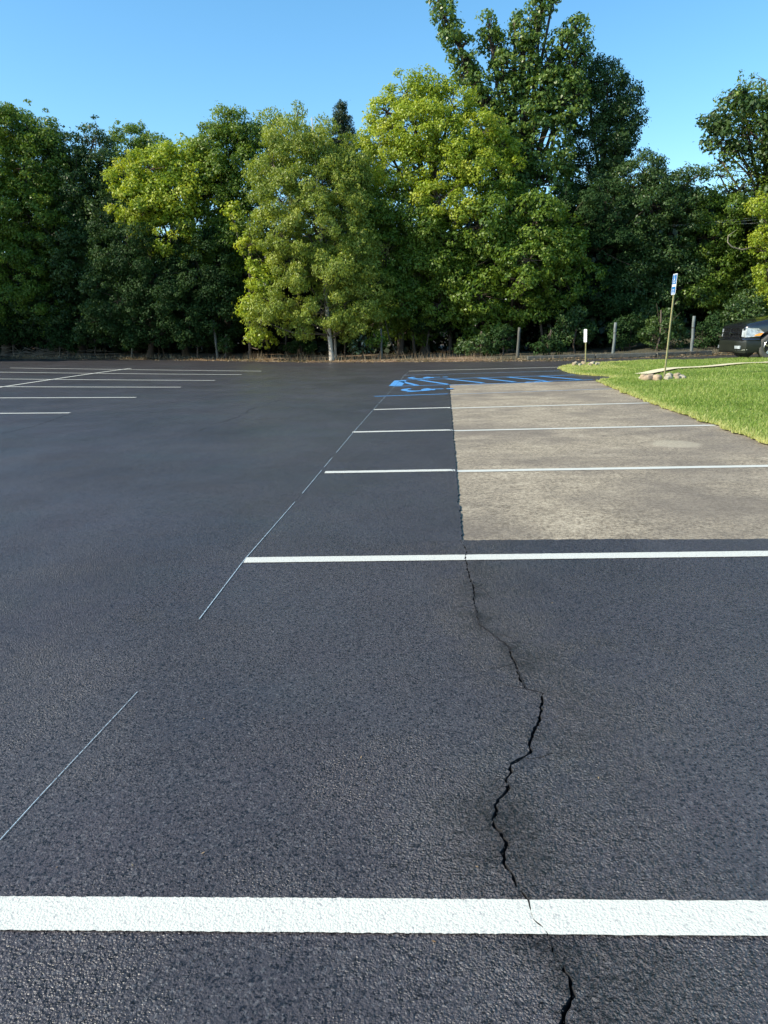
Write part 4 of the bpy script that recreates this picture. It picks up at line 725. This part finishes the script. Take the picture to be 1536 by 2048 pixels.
# bumper, grille, lamps
loft([(-.03, .52, .28, .55, .08, .01), (.0, .66, .24, .60, .09, .01), (.07, .80, .22, .62, .09, .01), (.16, .94, .22, .63, .08, .01), (.40, .985, .24, .62, .06, .01), (.60, .99, .28, .60, .05, .01)], 'bumper', M_DULL, trk)
loft([(.02, .62, .56, .665, .03, .01), (.08, .82, .57, .685, .04, .01), (.25, .93, .57, .69, .04, .01), (.55, .985, .57, .68, .04, .01)], 'bumper_cap', M_CAR, trk)
gr = tri_part('grille', [[(.095, -.60, .69), (.095, .60, .69), (.12, .60, .985), (.12, -.60, .985)][::-1]], M_TRIM)
mb = MB()
for k in range(7): y = -.54+k*.18; mb.tube([TP(.075, y, .70), TP(.10, y, .975)], [.008]*2, 5)
for z in (.70, .76, .81, .87, .92, .98): mb.tube([TP(.08+.02*(z-.7)/.28, -.58, z), TP(.08+.02*(z-.7)/.28, .58, z)], [.009 if .72 < z < .97 else .018]*2, 6)
mb.tube([TP(.06, -.6, .835), TP(.07, .6, .835)], [.022]*2, 6); mb.tube([TP(.055, 0, .70), TP(.075, 0, .98)], [.022]*2, 6); mb.build('grille_bars', M_CAR, gr)
mb = MB(); mb.tube([TP(.03, -.045, .84), TP(.06, -.045, .84)], [.03, .03], 6); mb.tube([TP(.03, .045, .84), TP(.06, .045, .84)], [.03, .03], 6); mb.tube([TP(.03, 0, .80), TP(.06, 0, .80)], [.026, .026], 6); mb.build('badge', M_CHROME, gr)
for s_ in (-1, 1):
    hl = tri_part('headlight', [[(.10, s_*.70, .73), (.12, s_*.70, .97), (.20, s_*.85, 1.0), (.16, s_*.87, .71)][::s_], [(.16, s_*.87, .71), (.20, s_*.85, 1.0), (.50, s_*.965, .975), (.66, s_*1.0, .85), (.55, s_*1.005, .74)][::s_]], M_LAMP, th=.02)
    tri_part('marker_lens', [[(.38, s_*.955, .745), (.42, s_*.955, .79), (.52, s_*.985, .83), (.635, s_*1.012, .84), (.55, s_*1.018, .76)][::s_]], M_AMBER, hl, th=.02)
    fg = tri_part('fog_lamp', [[(-.02, s_*.58, .45), (.07, s_*.80, .45), (.065, s_*.79, .36), (-.02, s_*.60, .36)][::-s_]], M_LAMP, th=.03)
    mb = MB(); mb.tube([TP(-.0, s_*.60, .30), TP(.085, s_*.82, .315), TP(.2, s_*.95, .33)], [.014, .018, .012], 7); mb.build('lower_trim', M_CHROME, trk)
    mb = MB(); c = TP(2.15, s_*1.12, 1.42); bm = bmesh.new(); box(bm, (0, 0, 0), (.14, .22, .26), bev=.04); me = bm_mesh('mirror', bm, True); o = bpy.data.objects.new('mirror', me); me.materials.append(M_CAR); COL.objects.link(o); o.parent = trk; o.location = (2.15, s_*1.10, 1.42)
    tri_part('door', [[(2.08, s_*1.012, .5), (3.0, s_*1.012, .5), (3.0, s_*1.012, 1.27), (2.08, s_*1.012, 1.27)][::s_]], M_CAR, th=.006)
    bm = bmesh.new(); box(bm, (2.88, s_*1.03, 1.1), (.16, .03, .03), bev=.01); o = bpy.data.objects.new('door_handle', bm_mesh('door_handle', bm)); o.data.materials.append(M_CHROME); COL.objects.link(o); o.parent = trk
# wheels
def wheel(x, y, face):
    mb = MB(); n = 48; prof = [(-.13, .26), (-.14, .33), (-.125, .385), (-.09, .40), (0, .403), (.09, .40), (.125, .385), (.14, .33), (.13, .26)]; V = []
    for k in range(n):
        a = 2*math.pi*k/n
        for u, r_ in prof: V.append(TP(x+r_*math.cos(a), y+u, WR+r_*math.sin(a)))
    m_ = len(prof); Fc = [(k*m_+i, k*m_+i+1, ((k+1) % n)*m_+i+1, ((k+1) % n)*m_+i) for k in range(n) for i in range(m_-1)]; mb.add(V, Fc)
    e = empty('wheel', tuple(TP(x, y, WR)), None, None); e.parent = trk; e.matrix_parent_inverse = Matrix.Translation(trk.location).inverted(); t_ = mb.build('tyre', M_TYRE, None, True); rim = MB()
    for r0, r1, u0, u1 in ((.262, .245, .115, .135), (.245, .235, .135, .10), (.235, .235, .10, -.1)):
        V = []
        for k in range(n): a = 2*math.pi*k/n; V += [TP(x+r0*math.cos(a), y+face*u0, WR+r0*math.sin(a)), TP(x+r1*math.cos(a), y+face*u1, WR+r1*math.sin(a))]
        rim.add(V, [(2*k, 2*k+1, 2*((k+1) % n)+1, 2*((k+1) % n)) for k in range(n)])
    rim.tube([TP(x, y+face*.02, WR), TP(x, y+face*.115, WR)], [.075, .06], 14)
    for k in range(5):
        a = 2*math.pi*k/5+.3
        for da in (-.09, .09): rim.tube([TP(x+.04*math.cos(a), y+face*.10, WR+.04*math.sin(a)), TP(x+.245*math.cos(a+da), y+face*.115, WR+.245*math.sin(a+da))], [.022, .018], 6)
    rm_ = rim.build('rim', M_CHROME, None); dm_ = MB(); dm_.tube([TP(x, y-.05, WR), TP(x, y+.05, WR)], [.234, .234], 24); dk = dm_.build('brake_disc', M_TRIM, None)
    for o in (t_, rm_, dk): o.parent = e; o.matrix_parent_inverse = Matrix.Translation(TP(x, y, WR)).inverted()
for x in (AX1, AX2):
    for y in (-.86, .86): wheel(x, y, -1 if y < 0 else 1)
for x in (AX1, AX2): mb = MB(); mb.tube([TP(x, -.8, WR), TP(x, .8, WR)], [.05, .05], 8); mb.build('axle', M_TRIM, trk)
